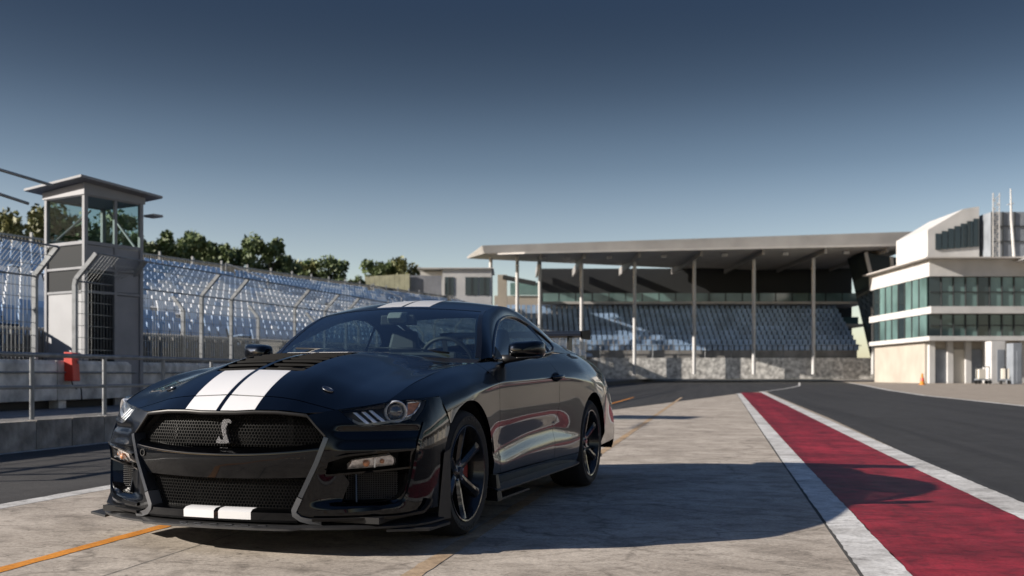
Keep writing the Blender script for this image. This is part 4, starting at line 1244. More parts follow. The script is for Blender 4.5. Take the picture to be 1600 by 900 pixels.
# fascia outline
fas = HZL[:-1] + [(1.260, .766), (1.274, .74), (1.289, .70), (1.3245, .628)] + [(arch_s(z), z) for z in (.60,.56,.52,.47,.42,.36,.30,.24)] + \
      [(1.20, .215), (1.036, .212), (.903, .205), (.70, .20), (.50, .195), (.453, .20), (.424, .221), (.445, .289), (.474, .347), (.52, .457), (.568, .567), (.560, .585), (.518, .627), (.464, .672), (.436, .684), (.50, .694), (.57, .703)]
for mir in (False, True):
    sg = -1 if mir else 1
    fascia = panel('bumper_cheek', S_nose, fas, 'paint', car, holes=[HL, HOLE], step=.0125, depth=.03, mirror=mir)
    # --- headlamp
    lamp = empty('headlamp', parent=car)
    mN = (lambda s, z, e=0.0, sg=sg: tuple(nose(s, z, e) * [1, sg, 1]))
    bowl = lambda u, v: S_nose(u, v, -.075)
    panel('lamp_housing', bowl, HL, 'lamp_black', lamp, step=.03, depth=0.0, mirror=mir)
    mb = MB(); n = len(HL)
    mb.add([mN(s, z, -.004) for s, z in HL] + [mN(s, z, -.075) for s, z in HL], [(i, (i+1) % n, (i+1) % n + n, i + n) for i in range(n)])
    mb.build('lamp_wall', 'lamp_black', lamp, fix=False)
    for (sa, za, sb, zb) in ((.672,.709,.755,.637), (.712,.714,.795,.643), (.752,.718,.836,.648)):
        mb = MB()
        mb.hexa([mN(sa, za, -.03), mN(sa + .020, za + .002, -.03), mN(sa + .020, za + .002, -.07), mN(sa, za, -.07)],
                [mN(sb, zb, -.012), mN(sb + .022, zb + .002, -.012), mN(sb + .022, zb + .002, -.07), mN(sb, zb, -.07)])
        mb.build('light_bar', 'lamp_silver', lamp, bevel=.003)
    pc_ = Vector(mN(.935, .695, -.055)); ax = (Vector(mN(.935, .695, .05)) - pc_).normalized()
    ax = Vector((ax.x + .35, ax.y, ax.z)).normalized()
    ux = ax.cross(Vector((0, 0, 1))).normalized(); uz = ux.cross(ax)
    def rings(prof, k=28):
        return [[tuple(pc_ + ax * h + ux * (r_ * math.cos(2*math.pi*i/k)) + uz * (r_ * math.sin(2*math.pi*i/k))) for i in range(k + 1)] for r_, h in prof]
    mb = MB(); mb.grid(rings([(.056, .0), (.056, .036), (.052, .042), (.047, .036), (.043, .010)])); mb.build('lamp_ring', 'lamp_silver', lamp, smooth=True, angle=40)
    mb = MB(); mb.grid(rings([(.043, .012), (.036, .028), (.022, .040), (.001, .044)])); mb.build('projector_lens', 'projector', lamp, smooth=True)
    side_l = [(1.012,.737),(1.118,.745),(1.085,.715),(1.040,.684),(.985,.668)]
    mb = MB(); n = len(side_l)
    mb.add([mN(s, z, -.028) for s, z in side_l], [tuple(range(n))]); mb.build('side_marker', 'lamp_amber', lamp, fix=False)
    mb = MB()
    sl2 = side_l + side_l[:1]
    for (a, b) in zip(sl2[:-1], sl2[1:]): mb.tube([mN(*a, -.024), mN(*b, -.024)], .0045, 6)
    mb.build('marker_frame', 'lamp_silver', lamp, smooth=True)
    mb = MB()
    mb.grid([[mN(s_, z_ + .004, -.035), mN(s_, z_ + .016, -.030), mN(s_, z_ + .016, -.07)] for s_, z_ in ((.690,.645),(.722,.629),(.764,.625),(.84,.632),(.910,.640),(.965,.645),(1.018,.655),(1.055,.682))])
    mb.build('lamp_sill', 'trim_grey', lamp, smooth=True, angle=40)
    panel('lamp_lens', lambda u, v: S_nose(u, v, -.003), HL, 'lens', lamp, step=.03, depth=0.0, mirror=mir)
    # --- side intake: back wall, side walls, fine slatted mesh, turn signal, blade
    intake = empty('side_intake', parent=car)
    mb = MB(); n = len(HOLE)
    mb.add([mN(s, z, -.004) for s, z in HOLE] + [mN(.775 + (s - .775) * .93, z, -.11) for s, z in HOLE], [(i, (i+1) % n, (i+1) % n + n, i + n) for i in range(n)])
    mb.build('intake_wall', 'gloss_black', intake, fix=False)
    panel('intake_back', lambda u, v: S_nose(u, v, -.10), HOLE, 'void', intake, step=.04, depth=0.0, mirror=mir)
    mb = MB()
    for k in range(13):
        z = .270 + k * .0105
        e0 = .648 + (z - .27) * .30
        mb.tube([mN(s, z, -.055) for s in np.linspace(e0, .935, 9)], .0024, 5)
    for s in np.linspace(.66, .93, 22):
        mb.tube([mN(s, .268, -.058), mN(s, .40, -.058)], .0016, 4)
    mb.build('intake_mesh', 'mesh_black', intake)['kind'] = 'stuff'
    mb = MB(); mb.hexa([mN(.705, .262, -.01), mN(.712, .262, -.01), mN(.712, .262, -.09), mN(.705, .262, -.09)], [mN(.705, .40, -.03), mN(.712, .40, -.03), mN(.712, .40, -.09), mN(.705, .40, -.09)])
    mb.build('intake_blade', 'frame_grey', intake)
    # pocket floor and brow of the turn signal
    for nm, ol, e0, e1 in (('lamp_shelf', [(.557,.392),(.65,.398),(.80,.408),(.975,.424)], -.10, .010), ('lamp_brow', [(.560,.470),(.66,.490),(.80,.503),(.985,.512)], -.10, .016)):
        mb = MB(); rows = [[mN(s, z + .008, e0), mN(s, z + .006, e1), mN(s, z - .004, e1 - .004), mN(s, z - .006, e0)] for s, z in ol]
        mb.grid(rows); mb.build(nm, 'paint', intake, smooth=True, angle=40, fix=True)
    ts = empty('turn_signal', parent=intake)
    TS = [(.662,.420),(.685,.464),(.72,.470),(.79,.477),(.879,.486),(.895,.474),(.899,.452),(.893,.438),(.795,.428)]
    panel('signal_body', lambda u, v: S_nose(u, v, -.030), TS, 'lamp_clear', ts, step=.03, depth=.03, mirror=mir)
    for s0, z0, r_ in ((.755, .450, .017), (.835, .458, .012)):
        mb = MB(); c0 = Vector(mN(s0, z0, -.026))
        bm_ = bmesh.new(); bmesh.ops.create_uvsphere(bm_, u_segments=12, v_segments=8, radius=r_)
        mb.add([tuple(v.co * 1.0 + c0) for v in bm_.verts], [tuple(v.index for v in f.verts) for f in bm_.faces]); bm_.free()
        mb.build('bulb', 'lamp_amber', ts, smooth=True)
    mb = MB(); mb.tube([mN(.797, .430, -.012), mN(.797, .476, -.012)], .004, 6); mb.build('signal_rib', 'lamp_silver', ts)
    panel('signal_lens', lambda u, v: S_nose(u, v, -.006), TS, 'lens', ts, step=.03, depth=.012, mirror=mir)
    # --- raised frames
    def ribbon(name, pts, w, e0, e1, m):
        mb = MB(); rows = []; P = [np.array(p) for p in pts]
        for i, p in enumerate(P):
            d = (P[min(i+1, len(P)-1)] - P[max(i-1, 0)]); d = d / np.linalg.norm(d); nn = np.array([-d[1], d[0]]) * w / 2
            a, b = p - nn, p + nn
            rows.append([mN(*a, e0), mN(*(a + nn*.25), e1), mN(*(b - nn*.25), e1), mN(*b, e0)])
        mb.grid(rows); return mb.build(name, m, car, smooth=True, angle=30, fix=True)
    ribbon('grille_frame', [(.562,.578),(.556,.560),(.515,.452),(.466,.347),(.440,.292)], .030, -.05, .012, 'frame_grey')
    ribbon('grille_frame_corner', [(.438,.288),(.410,.228),(.413,.209),(.440,.188),(.485,.175),(.54,.172)], .034, -.05, .014, 'frame_satin')
    ribbon('intake_frame', [(1.075,.640),(1.03,.56),(1.003,.497),(.994,.425),(.980,.36),(.962,.305),(.938,.268),(.905,.247),(.807,.234),(.66,.226),(.518,.220)], .022, -.02, .010, 'paint')
    ribbon('lower_lip', [(.50,.184),(.70,.186),(.903,.190),(1.036,.205),(1.075,.235),(1.090,.262)], .018, -.04, .030, 'satin_black')

# ---------------- upper and lower grilles
def hexmesh(ol, e, pitch, name):
    """honeycomb of thin walls on the nose surface"""
    mb = MB(); r_ = pitch / math.sqrt(3); ol = np.array(ol)
    s0, z0 = ol.min(0); s1, z1 = ol.max(0); row = 0; z = z0
    W = .0014; D = .009
    while z < z1 + pitch:
        off_ = pitch / 2 if row % 2 else 0
        for s in np.arange(s0, s1 + pitch, pitch) + off_:
            for a0, a1 in ((30, 90), (90, 150), (150, 210)):
                p = (s + r_ * math.cos(R(a0)), z + r_ * math.sin(R(a0))); q = (s + r_ * math.cos(R(a1)), z + r_ * math.sin(R(a1)))
                m = ((p[0]+q[0])/2, (p[1]+q[1])/2)
                if not inside(ol, np.array([m[0]]), np.array([m[1]]))[0]: continue
                d = np.array([q[0]-p[0], q[1]-p[1]]); d /= np.linalg.norm(d); nn = np.array([-d[1], d[0]]) * W
                f = [(p[0]-nn[0], p[1]-nn[1]), (p[0]+nn[0], p[1]+nn[1]), (q[0]+nn[0], q[1]+nn[1]), (q[0]-nn[0], q[1]-nn[1])]
                A = [nose(*k, e) for k in f]; B = [nose(*k, e - D) for k in f]
                mb.cur = 1; mb.add(A + B, [(0,1,2,3)]); mb.cur = 0; mb.f += [tuple(len(mb.v) - 8 + i for i in q_) for q_ in ((0,4,5,1), (1,5,6,2), (2,6,7,3), (3,7,4,0))]; mb.mi += [0] * 4
        z += pitch * math.sqrt(3) / 2; row += 1
    return mb
def inner_s(z): return float(np.interp(z, [.17,.221,.289,.347,.457,.567,.585,.625,.673,.70], [.41,.414,.445,.474,.518,.560,.555,.512,.45,.40]))
upper = [(-inner_s(z) , z) for z in (.535,.567,.585,.625,.673)] + [(s, .70) for s in (-.40, -.2, 0, .2, .40)] + [(inner_s(z), z) for z in (.673,.625,.585,.567,.535)]
grille = empty('upper_grille', parent=car)
hexmesh([(s * .96, z - .004) for s, z in upper], -.055, .0175, '').build('honeycomb', ['mesh_black', 'mesh_face_shade'], grille)['kind'] = 'stuff'
lower = [(-inner_s(z), z) for z in (.225,.289,.347,.372)] + [(inner_s(z), z) for z in (.372,.347,.289,.225)]
lgrille = empty('lower_grille', parent=car)
hexmesh([(s * .95, z) for s, z in lower], -.050, .0175, '').build('honeycomb', ['mesh_black', 'mesh_face_shade'], lgrille)['kind'] = 'stuff'
for par, ol, e in ((grille, upper, -.16), (lgrille, lower, -.16)):
    mb = MB(); n = len(ol)
    mb.add([tuple(nose(s * 1.02, z, -.03)) for s, z in ol] + [tuple(nose(s * .9, z, e)) for s, z in ol], [(i, (i+1) % n, (i+1) % n + n, i + n) for i in range(n)])
    mb.grid([[tuple(nose(s, z, e)) for s in np.linspace(-.56, .56, 17)] for z in (ol[0][1] - .02, ol[len(ol)//2][1] + .01)])
    mb.build('grille_duct', 'void', par, fix=False)
# duct edges seen through the honeycomb
for s in (-.36, .36):
    mb = MB(); mb.bar(nose(s, .535, -.10), nose(s * .97, .675, -.10), .02, .03); mb.build('duct_edge', 'satin_black', grille)
# bumper beam between the grilles: bright upper ledge, gloss face
ss = np.linspace(-1, 1, 41)
mb = MB(); rows = []
for f in ss:
    a = inner_s(.545) * f; b = inner_s(.50) * f; c = inner_s(.43) * f; d = inner_s(.385) * f
    tp = .5155 + .035 * abs(f) ** 2.2
    rows.append([tuple(nose(a, tp + .004, -.07)), tuple(nose(a, tp + .002, -.030)), tuple(nose(b, tp - .022, .004)), tuple(nose(b, tp - .034, .006)), tuple(nose(c, .43, -.004)), tuple(nose(d, .374 + .012 * f * f, -.014)), tuple(nose(d, .370 + .012 * f * f, -.07))])
mb.grid(rows); beam = mb.build('bumper_beam', 'paint', car, smooth=True, angle=24, fix=True)
mb = MB(); c0 = Vector(nose(-.475, .485, .004)); nx_ = (Vector(nose(-.475, .485, .03)) - c0).normalized()
t1 = nx_.cross(Vector((0, 0, 1))).normalized(); t2 = t1.cross(nx_)
mb.grid([[tuple(c0 + nx_ * h + (t1 * math.cos(2*math.pi*k/20) + t2 * math.sin(2*math.pi*k/20)) * r_) for k in range(21)] for r_, h in ((.019, .0), (.019, .004), (.014, .004), (.012, -.008), (.001, -.008))])
mb.build('sensor', 'satin_black', beam, smooth=True, angle=40)
# lower lip with its stripes, splitter plate
def lip_row(f, lift=0.0, f_abs=None):
    s = .424 * f
    return [tuple(nose(s, .232, -.055 - 0)), tuple(nose(s, .2255 + lift, -.008)), tuple(nose(s, .215 + lift*.5, .008 + lift)), tuple(nose(s, .180, .014 + lift)), tuple(nose(s, .168, .006))]
mb = MB(); mb.grid([lip_row(f) for f in np.linspace(-1.0, 1.0, 31)]); mb.build('bumper_lip', 'paint', car, smooth=True, angle=30, fix=True)
for sg in (-1, 1):
    mb = MB(); mb.grid([lip_row(sg * f / .424, .0016)[0:4] for f in np.linspace(.0125, .190, 9)]); mb.build('lip_stripe', 'stripe', car, smooth=True, angle=30, fix=True)
spl = empty('splitter', parent=car)
mb = MB(); rows = []
for s in np.linspace(-1.27, 1.27, 81):
    a = abs(s); w = .050 if a < .44 else (.036 if a < .95 else .036 - (a - .95) * .05)
    zt_ = .150 + .004 * (a > .44)
    z_ = zt_ + max(0, a - 1.0) * .03
    rows.append([tuple(nose(s, .2, -.16) * [1,1,0] + [0, 0, z_ + .012]), tuple(nose(s, .2, w - .02) * [1,1,0] + [0, 0, z_ + .004]), tuple(nose(s, .2, w) * [1,1,0] + [0, 0, z_ - .004]),
                 tuple(nose(s, .2, w) * [1,1,0] + [0, 0, z_ - .014]), tuple(nose(s, .2, -.16) * [1,1,0] + [0, 0, z_ - .018])])
mb.grid(rows); mb.build('splitter_plate', 'splitter_grey', spl, smooth=True, angle=30, fix=True)
for k, s in enumerate((-.175, -.09, 0.0, .085, .17, .26)):
    mb = MB()
    p = [nose(s + ds, .2, ee) * [1,1,0] + [0, 0, .1545] for ds, ee in ((-.02, .020), (.02, .020), (.02, .034), (-.02, .034))]
    mb.hexa(p, [q + [0, 0, .003] for q in p]); mb.build('splitter_rivet', 'frame_grey', spl)
for sg in (-1, 1):
    mb = MB()
    mb.hexa([(.76, .82*sg, .124), (.66, 1.0*sg, .124), (.44, 1.02*sg, .128), (.36, .93*sg, .132)], [(.76, .82*sg, .136), (.66, 1.0*sg, .136), (.44, 1.02*sg, .140), (.36, .93*sg, .144)])
    mb.build('splitter_winglet', 'splitter_grey', spl)
    mb = MB()
    A = [(.445, .955*sg, .150), (.385, 1.000*sg, .150), (.370, .970*sg, .150), (.375, .940*sg, .150)]
    B = [(.395, .968*sg, .48), (.352, .985*sg, .50), (.350, .970*sg, .50), (.355, .955*sg, .48)]
    mb.hexa(A, B); mb.build('arch_wicker', 'splitter_grey', spl)

# snake emblem standing on the grille, small badge below
snake = [(620,185),(634,174),(655,169),(680,174),(700,190),(706,205),(697,214),(680,206),(668,214),(672,226),(662,238),(660,262),(667,305),(684,345),(700,386),(670,391),(600,392),(568,386),(574,362),(594,326),(610,348),(632,364),(641,346),(626,302),(612,255),(608,212)]
def em(px, py, k=1.0):
    return ((px - 637) / 5.625 * .00325 + .016, .600 - (py - 285) / 5.625 * .00308)
mb = MB(); mb.prism([em(*p) for p in snake], lambda a, b, h: tuple(nose(a, b, -.045 + h)), .022)
mb.build('snake_emblem', 'emblem', grille)
mb = MB(); mb.prism([(-.022,.517),(-.010,.513),(.012,.512),(.026,.513),(.030,.519),(.016,.5195),(.004,.518),(-.012,.520)], lambda a, b, h: tuple(nose(a, b, -.052 + h)), .008)
mb.build('grille_badge', 'emblem', grille)
# ---------------- greenhouse
KC = [(-.615,1.000),(-.76,1.103),(-.90,1.195),(-1.05,1.285),(-1.175,1.346),(-1.47,1.416),(-1.78,1.428),(-2.1,1.392),(-2.5,1.288),(-2.95,1.120)]
KA = [(-.74,.745,.975),(-.86,.71,1.090),(-1.0,.655,1.200),(-1.14,.612,1.278),(-1.245,.590,1.310),(-1.5,.572,1.368),(-1.8,.562,1.376),(-2.1,.560,1.346),(-2.5,.575,1.262),(-2.95,.625,1.125)]
KB = [(-.80,.803,.985),(-.98,.740,1.090),(-1.15,.690,1.167),(-1.303,.650,1.229),(-1.42,.626,1.267),(-1.65,.598,1.309),(-1.85,.598,1.309),(-2.05,.620,1.272),(-2.25,.663,1.207),(-2.37,.712,1.135)]
KW = [(-.80,.808,.972),(-.98,.812,.985),(-1.15,.808,.993),(-1.303,.803,1.000),(-1.42,.800,1.006),(-1.65,.792,1.018),(-1.85,.784,1.030),(-2.05,.776,1.044),(-2.18,.768,1.056),(-2.25,.762,1.066)]
UD = np.linspace(0, 9, 181)
def curve(K):
    K = np.array([(k[0], 0.0, k[1]) if len(k) == 2 else k for k in K], float)
    d = np.stack([np.interp(UD, np.arange(10), K[:, i]) for i in range(3)], 1)
    return gauss(d, 5.5)
CC, CA, CB, CW = curve(KC), curve(KA), curve(KB), curve(KW)
def top_pt(iu, f):
    f = np.asarray(f)[None, :, None]; c = CC[iu][:, None, :]; a = CA[iu][:, None, :]
    p = c + (a - c) * f * f
    p[..., 1] = (a[..., 1] * f[..., 0])
    return p
def cap(name, u0, u1, f0, f1, m, nf=21, thick=.012, lift=0.0, parent=None, both_=True):
    iu = np.arange(int(round(u0 * 20)), int(round(u1 * 20)) + 1)
    f = np.linspace(f0, f1, nf)
    P = top_pt(iu, np.abs(f)); P[..., 1] *= np.sign(f)[None, :]
    Nn = grid_normals(P, np.array([0, 0, 1.0]))
    return sheet(name, P + Nn * lift, Nn, m, parent or car, thick)
roof = cap('roof', 4.05, 7.2, -1, 1, 'paint', 41, .02)
cap('windshield', 0, 4.0, -.985, .985, 'windshield_glass', 41, 0.0)
cap('rear_window', 7.3, 9.0, -.93, .93, 'windshield_glass', 31, 0.0)
for sg in (-1, 1):
    cap('roof_stripe', 4.06, 7.19, .022 * sg, .335 * sg, 'stripe', 9, .003, .0016, roof)
    # pillar and roof rail
    A, B = CA, CB; rows = []
    M = (A + B) / 2 + np.array([0, .014, .016])
    for w in np.linspace(0, 1, 9):
        q = A * (1-w)**2 + 2 * M * w * (1-w) + B * w * w
        rows.append(q)
    P = np.stack(rows, 1) * [1, sg, 1]
    Nn = grid_normals(P, np.array([0, .6 * sg, .7]))
    sheet('roof_pillar', P, Nn, 'paint', car, .015)
    # side window
    i0, i1 = 4, 178
    f = np.linspace(.03, .995, 15)
    P = np.stack([CB[i0:i1] * (1 - w) + CW[i0:i1] * w + np.array([0, .012, 0]) * math.sin(math.pi * w) for w in f], 1) * [1, sg, 1]
    P = P - np.array([0, .006 * sg, 0])
    sheet('side_window', P, grid_normals(P, np.array([0, sg, .4])), 'side_glass', car, 0.0)
    # black window surround and divider
    mb = MB()
    mb.tube([tuple((CB[i] * .985 + CW[i] * .015) * [1, sg, 1] + [0, .004 * sg, 0]) for i in range(2, 181, 4)], .009, 6)
    mb.tube([tuple(CW[i] * [1, sg, 1] + [0, .005 * sg, .004]) for i in range(0, 181, 6)], .010, 6)
    mb.tube([tuple(CB[180] * [1, sg, 1]), tuple((CB[180] * .45 + CW[180] * .55 + [-.02, .008, 0]) * [1, sg, 1]), tuple(CW[180] * [1, sg, 1])], .010, 6)
    mb.build('window_trim', 'gloss_black', car, smooth=True)
    mb = MB()
    a = CB[140]; b = CW[158]
    mb.bar(tuple((a * .98 + b * .02) * [1, sg, 1]), tuple(b * [1, sg, 1]), .026, .012, up=(0, 1, 0)); mb.build('window_divider', 'gloss_black', car)
    mb = MB()
    q0, q1, q2 = CW[2], CW[26], CB[20]
    mb.prism([(-.80, .985), (-.965, .99), (-.945, 1.062)], lambda a_, b_, h: (a_, (.811 - (b_ - .98) * .62 + h) * sg, b_), .012); mb.build('mirror_patch', 'satin_black', car)
    # rear pillar
    n = 16; rows = []
    Wc = np.array([(-2.36,.708,1.142),(-2.385,.730,1.105),(-2.25,.768,1.062)]); Tc = np.array([(-2.96,.632,1.125),(-3.03,.70,1.085),(-3.06,.752,1.058)])
    for a in np.linspace(0, 1, n):
        K = Wc * (1 - a) + Tc * a
        r_ = []
        for w in np.linspace(0, 1, 9):
            q = K[0] * (1-w)**2 + 2 * (K[1] + [0, .018, .0]) * w * (1-w) + K[2] * w * w
            r_.append(q + np.array([0, .010, .010]) * math.sin(math.pi * a) * (1 - w))
        rows.append(r_)
    P = np.array(rows) * [1, sg, 1]
    sheet('rear_pillar', P, grid_normals(P, np.array([0, sg, .5])), 'paint', car, .01)
    rows = []
    for i in range(160, 181, 2):
        a = CA[i]; b = CB[i] if i < 180 else CB[180]
        rows.append([a, (a + CB[180]) / 2 + [0, .015, .012], CB[i]])
# windscreen surround: dark band at the glass edge, sun shade band at the top, scuttle
for sg in (-1, 1):
    cap('screen_edge', 0.1, 4.0, .955 * sg, 1.0 * sg, 'gloss_black', 4, 0.0, .002)
    cap('rear_screen_edge', 7.2, 9.0, .90 * sg, 1.0 * sg, 'gloss_black', 4, 0.0, .001)
cap('screen_band', 3.82, 4.04, -1, 1, 'gloss_black', 31, 0.0, .002)
cap('rear_screen_band', 7.18, 7.45, -1, 1, 'gloss_black', 31, 0.0, .0015)
mb = MB()
mb.grid([[(-.60 - .05*(f*f), .74*f, hood_z(-.60, min(.74, abs(.74*f))) - .004), (-.66 - .06*(f*f), .755*f, 1.004 - .03*f*f), (-.74 - .06*f*f, .77*f, 1.0 - .03*f*f)] for f in np.linspace(-1, 1, 25)])
mb.build('scuttle', 'satin_black', car, smooth=True, fix=False)
# wiper
for y0, y1 in ((.55, -.02), (.02, -.55)):
    mb = MB(); mb.tube([(-.70, y0, 1.018), (-.735, (y0 + y1) / 2, 1.050), (-.75 + .02, y1, 1.058)], .007, 6); mb.build('wiper', 'satin_black', car, smooth=True)

# ---------------- deck, tail, rear wing
mb = MB(); rows = []
for x in np.linspace(-2.90, -3.82, 10):
    i = int(round((XS[0] - x) / (XS[0] - XS[-1]) * (len(XS) - 1)))
    ye, ze = SIDE[i, 0]
    rows.append([(x, ye * f, ze + (.075 * (1 - f*f)) * max(0, 1 - abs(x + 2.9) / 1.3) + .02 * (1 - f*f)) for f in np.linspace(-1, 1, 17)])
mb.grid(rows); mb.build('boot_lid', 'paint', car, smooth=True)
mb = MB(); rows = []
for t in np.linspace(0, 10, 15):
    q = S_side(np.array([-3.82]), np.array([t]))[0]
    rows.append([(-3.82 - .07 * (1 - f*f), q[1] * f, q[2]) for f in np.linspace(-1, 1, 15)])
mb.grid(rows); tail = mb.build('tail_panel', 'paint', car, smooth=True)
for sg in (-1, 1):
    for k in range(3):
        mb = MB(); y0 = (.36 + k * .13) * sg; y1 = (.44 + k * .13) * sg
        mb.hexa([(-3.85, y0, .78), (-3.85, y1, .78), (-3.85, y1, .92), (-3.85, y0, .92)], [(-3.892 + k*.012, y0, .78), (-3.890 + k*.012, y1, .78), (-3.885 + k*.012, y1, .92), (-3.887 + k*.012, y0, .92)])
        mb.build('tail_light', 'lamp_red', tail)
wing = empty('rear_wing', parent=car)
mb = MB()
prof = [(-3.48, 1.236), (-3.52, 1.256), (-3.62, 1.266), (-3.76, 1.292), (-3.775, 1.284), (-3.64, 1.236), (-3.55, 1.222)]
mb.prism(prof, lambda a, b, h: (a, -.66 + h, b), 1.32); mb.build('wing_blade', 'satin_black', wing)
for sg in (-1, 1):
    mb = MB(); mb.prism([(-3.48, 1.275), (-3.79, 1.30), (-3.79, 1.21), (-3.50, 1.21)], lambda a, b, h: (a, (.66 + h) * sg, b), .012); mb.build('wing_endplate', 'slat_black', wing)
    mb = MB(); mb.prism([(-3.56, 1.245), (-3.68, 1.25), (-3.66, 1.04), (-3.52, 1.05)], lambda a, b, h: (a, (.52 + h) * sg, b), .014); mb.build('wing_post', 'satin_black', wing)

# ---------------- door mirrors
for sg in (-1, 1):
    mir = empty('door_mirror', parent=car)
    mb = MB(); rows = []
    n = 24
    for k, (dx, sc, sh) in enumerate(((.062, .05, 0), (.060, .45, .0), (.045, .74, .0), (.015, .93, .0), (-.03, 1.0, .0), (-.062, 1.0, .0), (-.070, .96, .0), (-.066, .90, .0), (-.064, .02, 0))):
        ring = []
        for i in range(n + 1):
            a = 2 * math.pi * i / n; c, s = math.cos(a), math.sin(a)
            ex = 2 / 4.0
            yy = math.copysign(abs(c) ** ex, c) * .108 * sc; zz = math.copysign(abs(s) ** ex, s) * .060 * sc
            zz += yy * .10 - .004 * (yy > 0)
            if yy < 0 and zz < 0: zz *= .92
            ring.append((-.925 + dx - yy * .25, (.975 + yy) * sg, 1.040 + zz))
        rows.append(ring)
    mb.grid(rows); mb.build('mirror_shell', 'paint', mir, smooth=True, angle=50)
    mb = MB(); mb.tube([(-.862, .845*sg, .978), (-.880, .89*sg, .984), (-.905, .955*sg, .992), (-.92, 1.01*sg, .996)], [.034, .026, .022, .012], 10); mb.build('mirror_arm', 'satin_black', mir, smooth=True)
    mb = MB(); mb.tube([(-.878, .885*sg, .988), (-.880, .98*sg, .990), (-.912, 1.075*sg, .998)], .008, 6); mb.build('mirror_trim', 'gloss_black', mir, smooth=True)

# ---------------- cabin
mb = MB(); mb.box(-2.6, -.45, -.88, .88, .20, .30); mb.build('cabin_floor', 'carpet', car)
mb = MB(); mb.grid([[(-.66, y, .975 - .03*(y/.7)**2), (-.80, y, 1.000 - .02*(y/.7)**2), (-.95, y, .985), (-1.02, y, .93), (-1.02, y, .62)] for y in np.linspace(-.76, .76, 13)]); mb.build('dashboard', 'leather', car, smooth=True, angle=50)
mb = MB(); mb.box(-.92, -.80, .17, .56, .97, 1.03); mb.build('instrument_hood', 'leather', car, bevel=.02)
for y in (-.37, .37):
    seat = empty('front_seat', parent=car)
    mb = MB(); mb.hexa([(-1.35, y-.26, .42), (-1.85, y-.26, .38), (-1.85, y+.26, .38), (-1.35, y+.26, .42)], [(-1.33, y-.25, .58), (-1.85, y-.25, .52), (-1.85, y+.25, .52), (-1.33, y+.25, .58)]); mb.build('cushion', 'leather', seat, bevel=.03)
    mb = MB(); mb.hexa([(-1.76, y-.25, .45), (-1.92, y-.25, .45), (-1.92, y+.25, .45), (-1.76, y+.25, .45)], [(-1.98, y-.20, 1.07), (-2.08, y-.20, 1.07), (-2.08, y+.20, 1.07), (-1.98, y+.20, 1.07)]); mb.build('backrest', 'leather', seat, bevel=.04)
    mb = MB(); mb.hexa([(-1.99, y-.13, 1.07), (-2.09, y-.13, 1.07), (-2.09, y+.13, 1.07), (-1.99, y+.13, 1.07)], [(-2.02, y-.10, 1.23), (-2.10, y-.10, 1.23), (-2.10, y+.10, 1.23), (-2.02, y+.10, 1.23)]); mb.build('headrest', 'leather', seat, bevel=.03)
mb = MB(); c0 = Vector((-1.12, .37, .955)); ax = Vector((-.92, 0, .38)).normalized(); u1 = Vector((0, 1, 0)); u2 = ax.cross(u1)
ring = [tuple(c0 + (u1 * math.cos(2*math.pi*k/32) + u2 * math.sin(2*math.pi*k/32)) * .185) for k in range(33)]
mb.tube(ring, .014, 8, caps=False)
for a in (0, 180, 270): mb.bar(tuple(c0), tuple(c0 + (u1 * math.cos(R(a)) + u2 * math.sin(R(a))) * .18), .03, .015)
mb.build('steering_wheel', 'leather', car, smooth=True, angle=50)
mb = MB(); mb.hexa([(-1.13, -.135, 1.222), (-1.16, -.135, 1.222), (-1.16, .135, 1.222), (-1.13, .135, 1.222)], [(-1.12, -.125, 1.292), (-1.15, -.125, 1.292), (-1.15, .125, 1.292), (-1.12, .125, 1.292)]); mb.build('inner_mirror', 'leather', car, bevel=.01)
mb = MB(); mb.hexa([(-1.06, -.05, 1.268), (-1.12, -.07, 1.235), (-1.12, .07, 1.235), (-1.06, .05, 1.268)], [(-1.09, -.05, 1.305), (-1.15, -.07, 1.312), (-1.15, .07, 1.312), (-1.09, .05, 1.305)]); mb.build('mirror_mount', 'trim_grey', car, bevel=.008)
mb = MB(); mb.hexa([(-2.05, -.72, .35), (-2.7, -.72, .35), (-2.7, .72, .35), (-2.05, .72, .35)], [(-2.30, -.70, .97), (-2.98, -.66, 1.06), (-2.98, .66, 1.06), (-2.30, .70, .97)]); mb.build('rear_shelf', 'carpet', car)
P = top_pt(np.arange(84, 146), np.linspace(0, 1, 12)); 
for sg in (-1, 1):
    Q = P * [1, sg, 1] - [0, 0, .035]
    sheet('headlining', Q, grid_normals(Q, np.array([0, 0, -1.0])), 'leather', car)
    # pale inner pillar trim, door card
    mb = MB(); mb.grid([[tuple(CA[i] * [1, sg, 1] + [-.02, -.055*sg, -.02]), tuple(CA[i] * [1, sg, 1] + [-.05, -.03*sg, -.03]), tuple(CB[i] * [1, sg, 1] + [.0, -.02*sg, -.012])] for i in range(0, 90, 4)]); mb.build('pillar_trim', 'trim_grey', car, smooth=True, fix=False)
    mb = MB(); mb.grid([[tuple(CB[i] * [1, sg, 1] + [0, -.022*sg, -.01]), tuple(CA[i] * [1, sg, 1] + [0, -.02*sg, -.035])] for i in range(88, 181, 4)]); mb.build('rail_trim', 'leather', car, fix=False)
    mb = MB(); mb.grid([[(x, .775*sg, .985 + (-x - .8) * .04), (x, .76*sg, .96 + (-x - .8) * .04), (x, .80*sg, .35)] for x in np.linspace(-.75, -2.3, 14)]); mb.build('door_card', 'leather', car, fix=False)
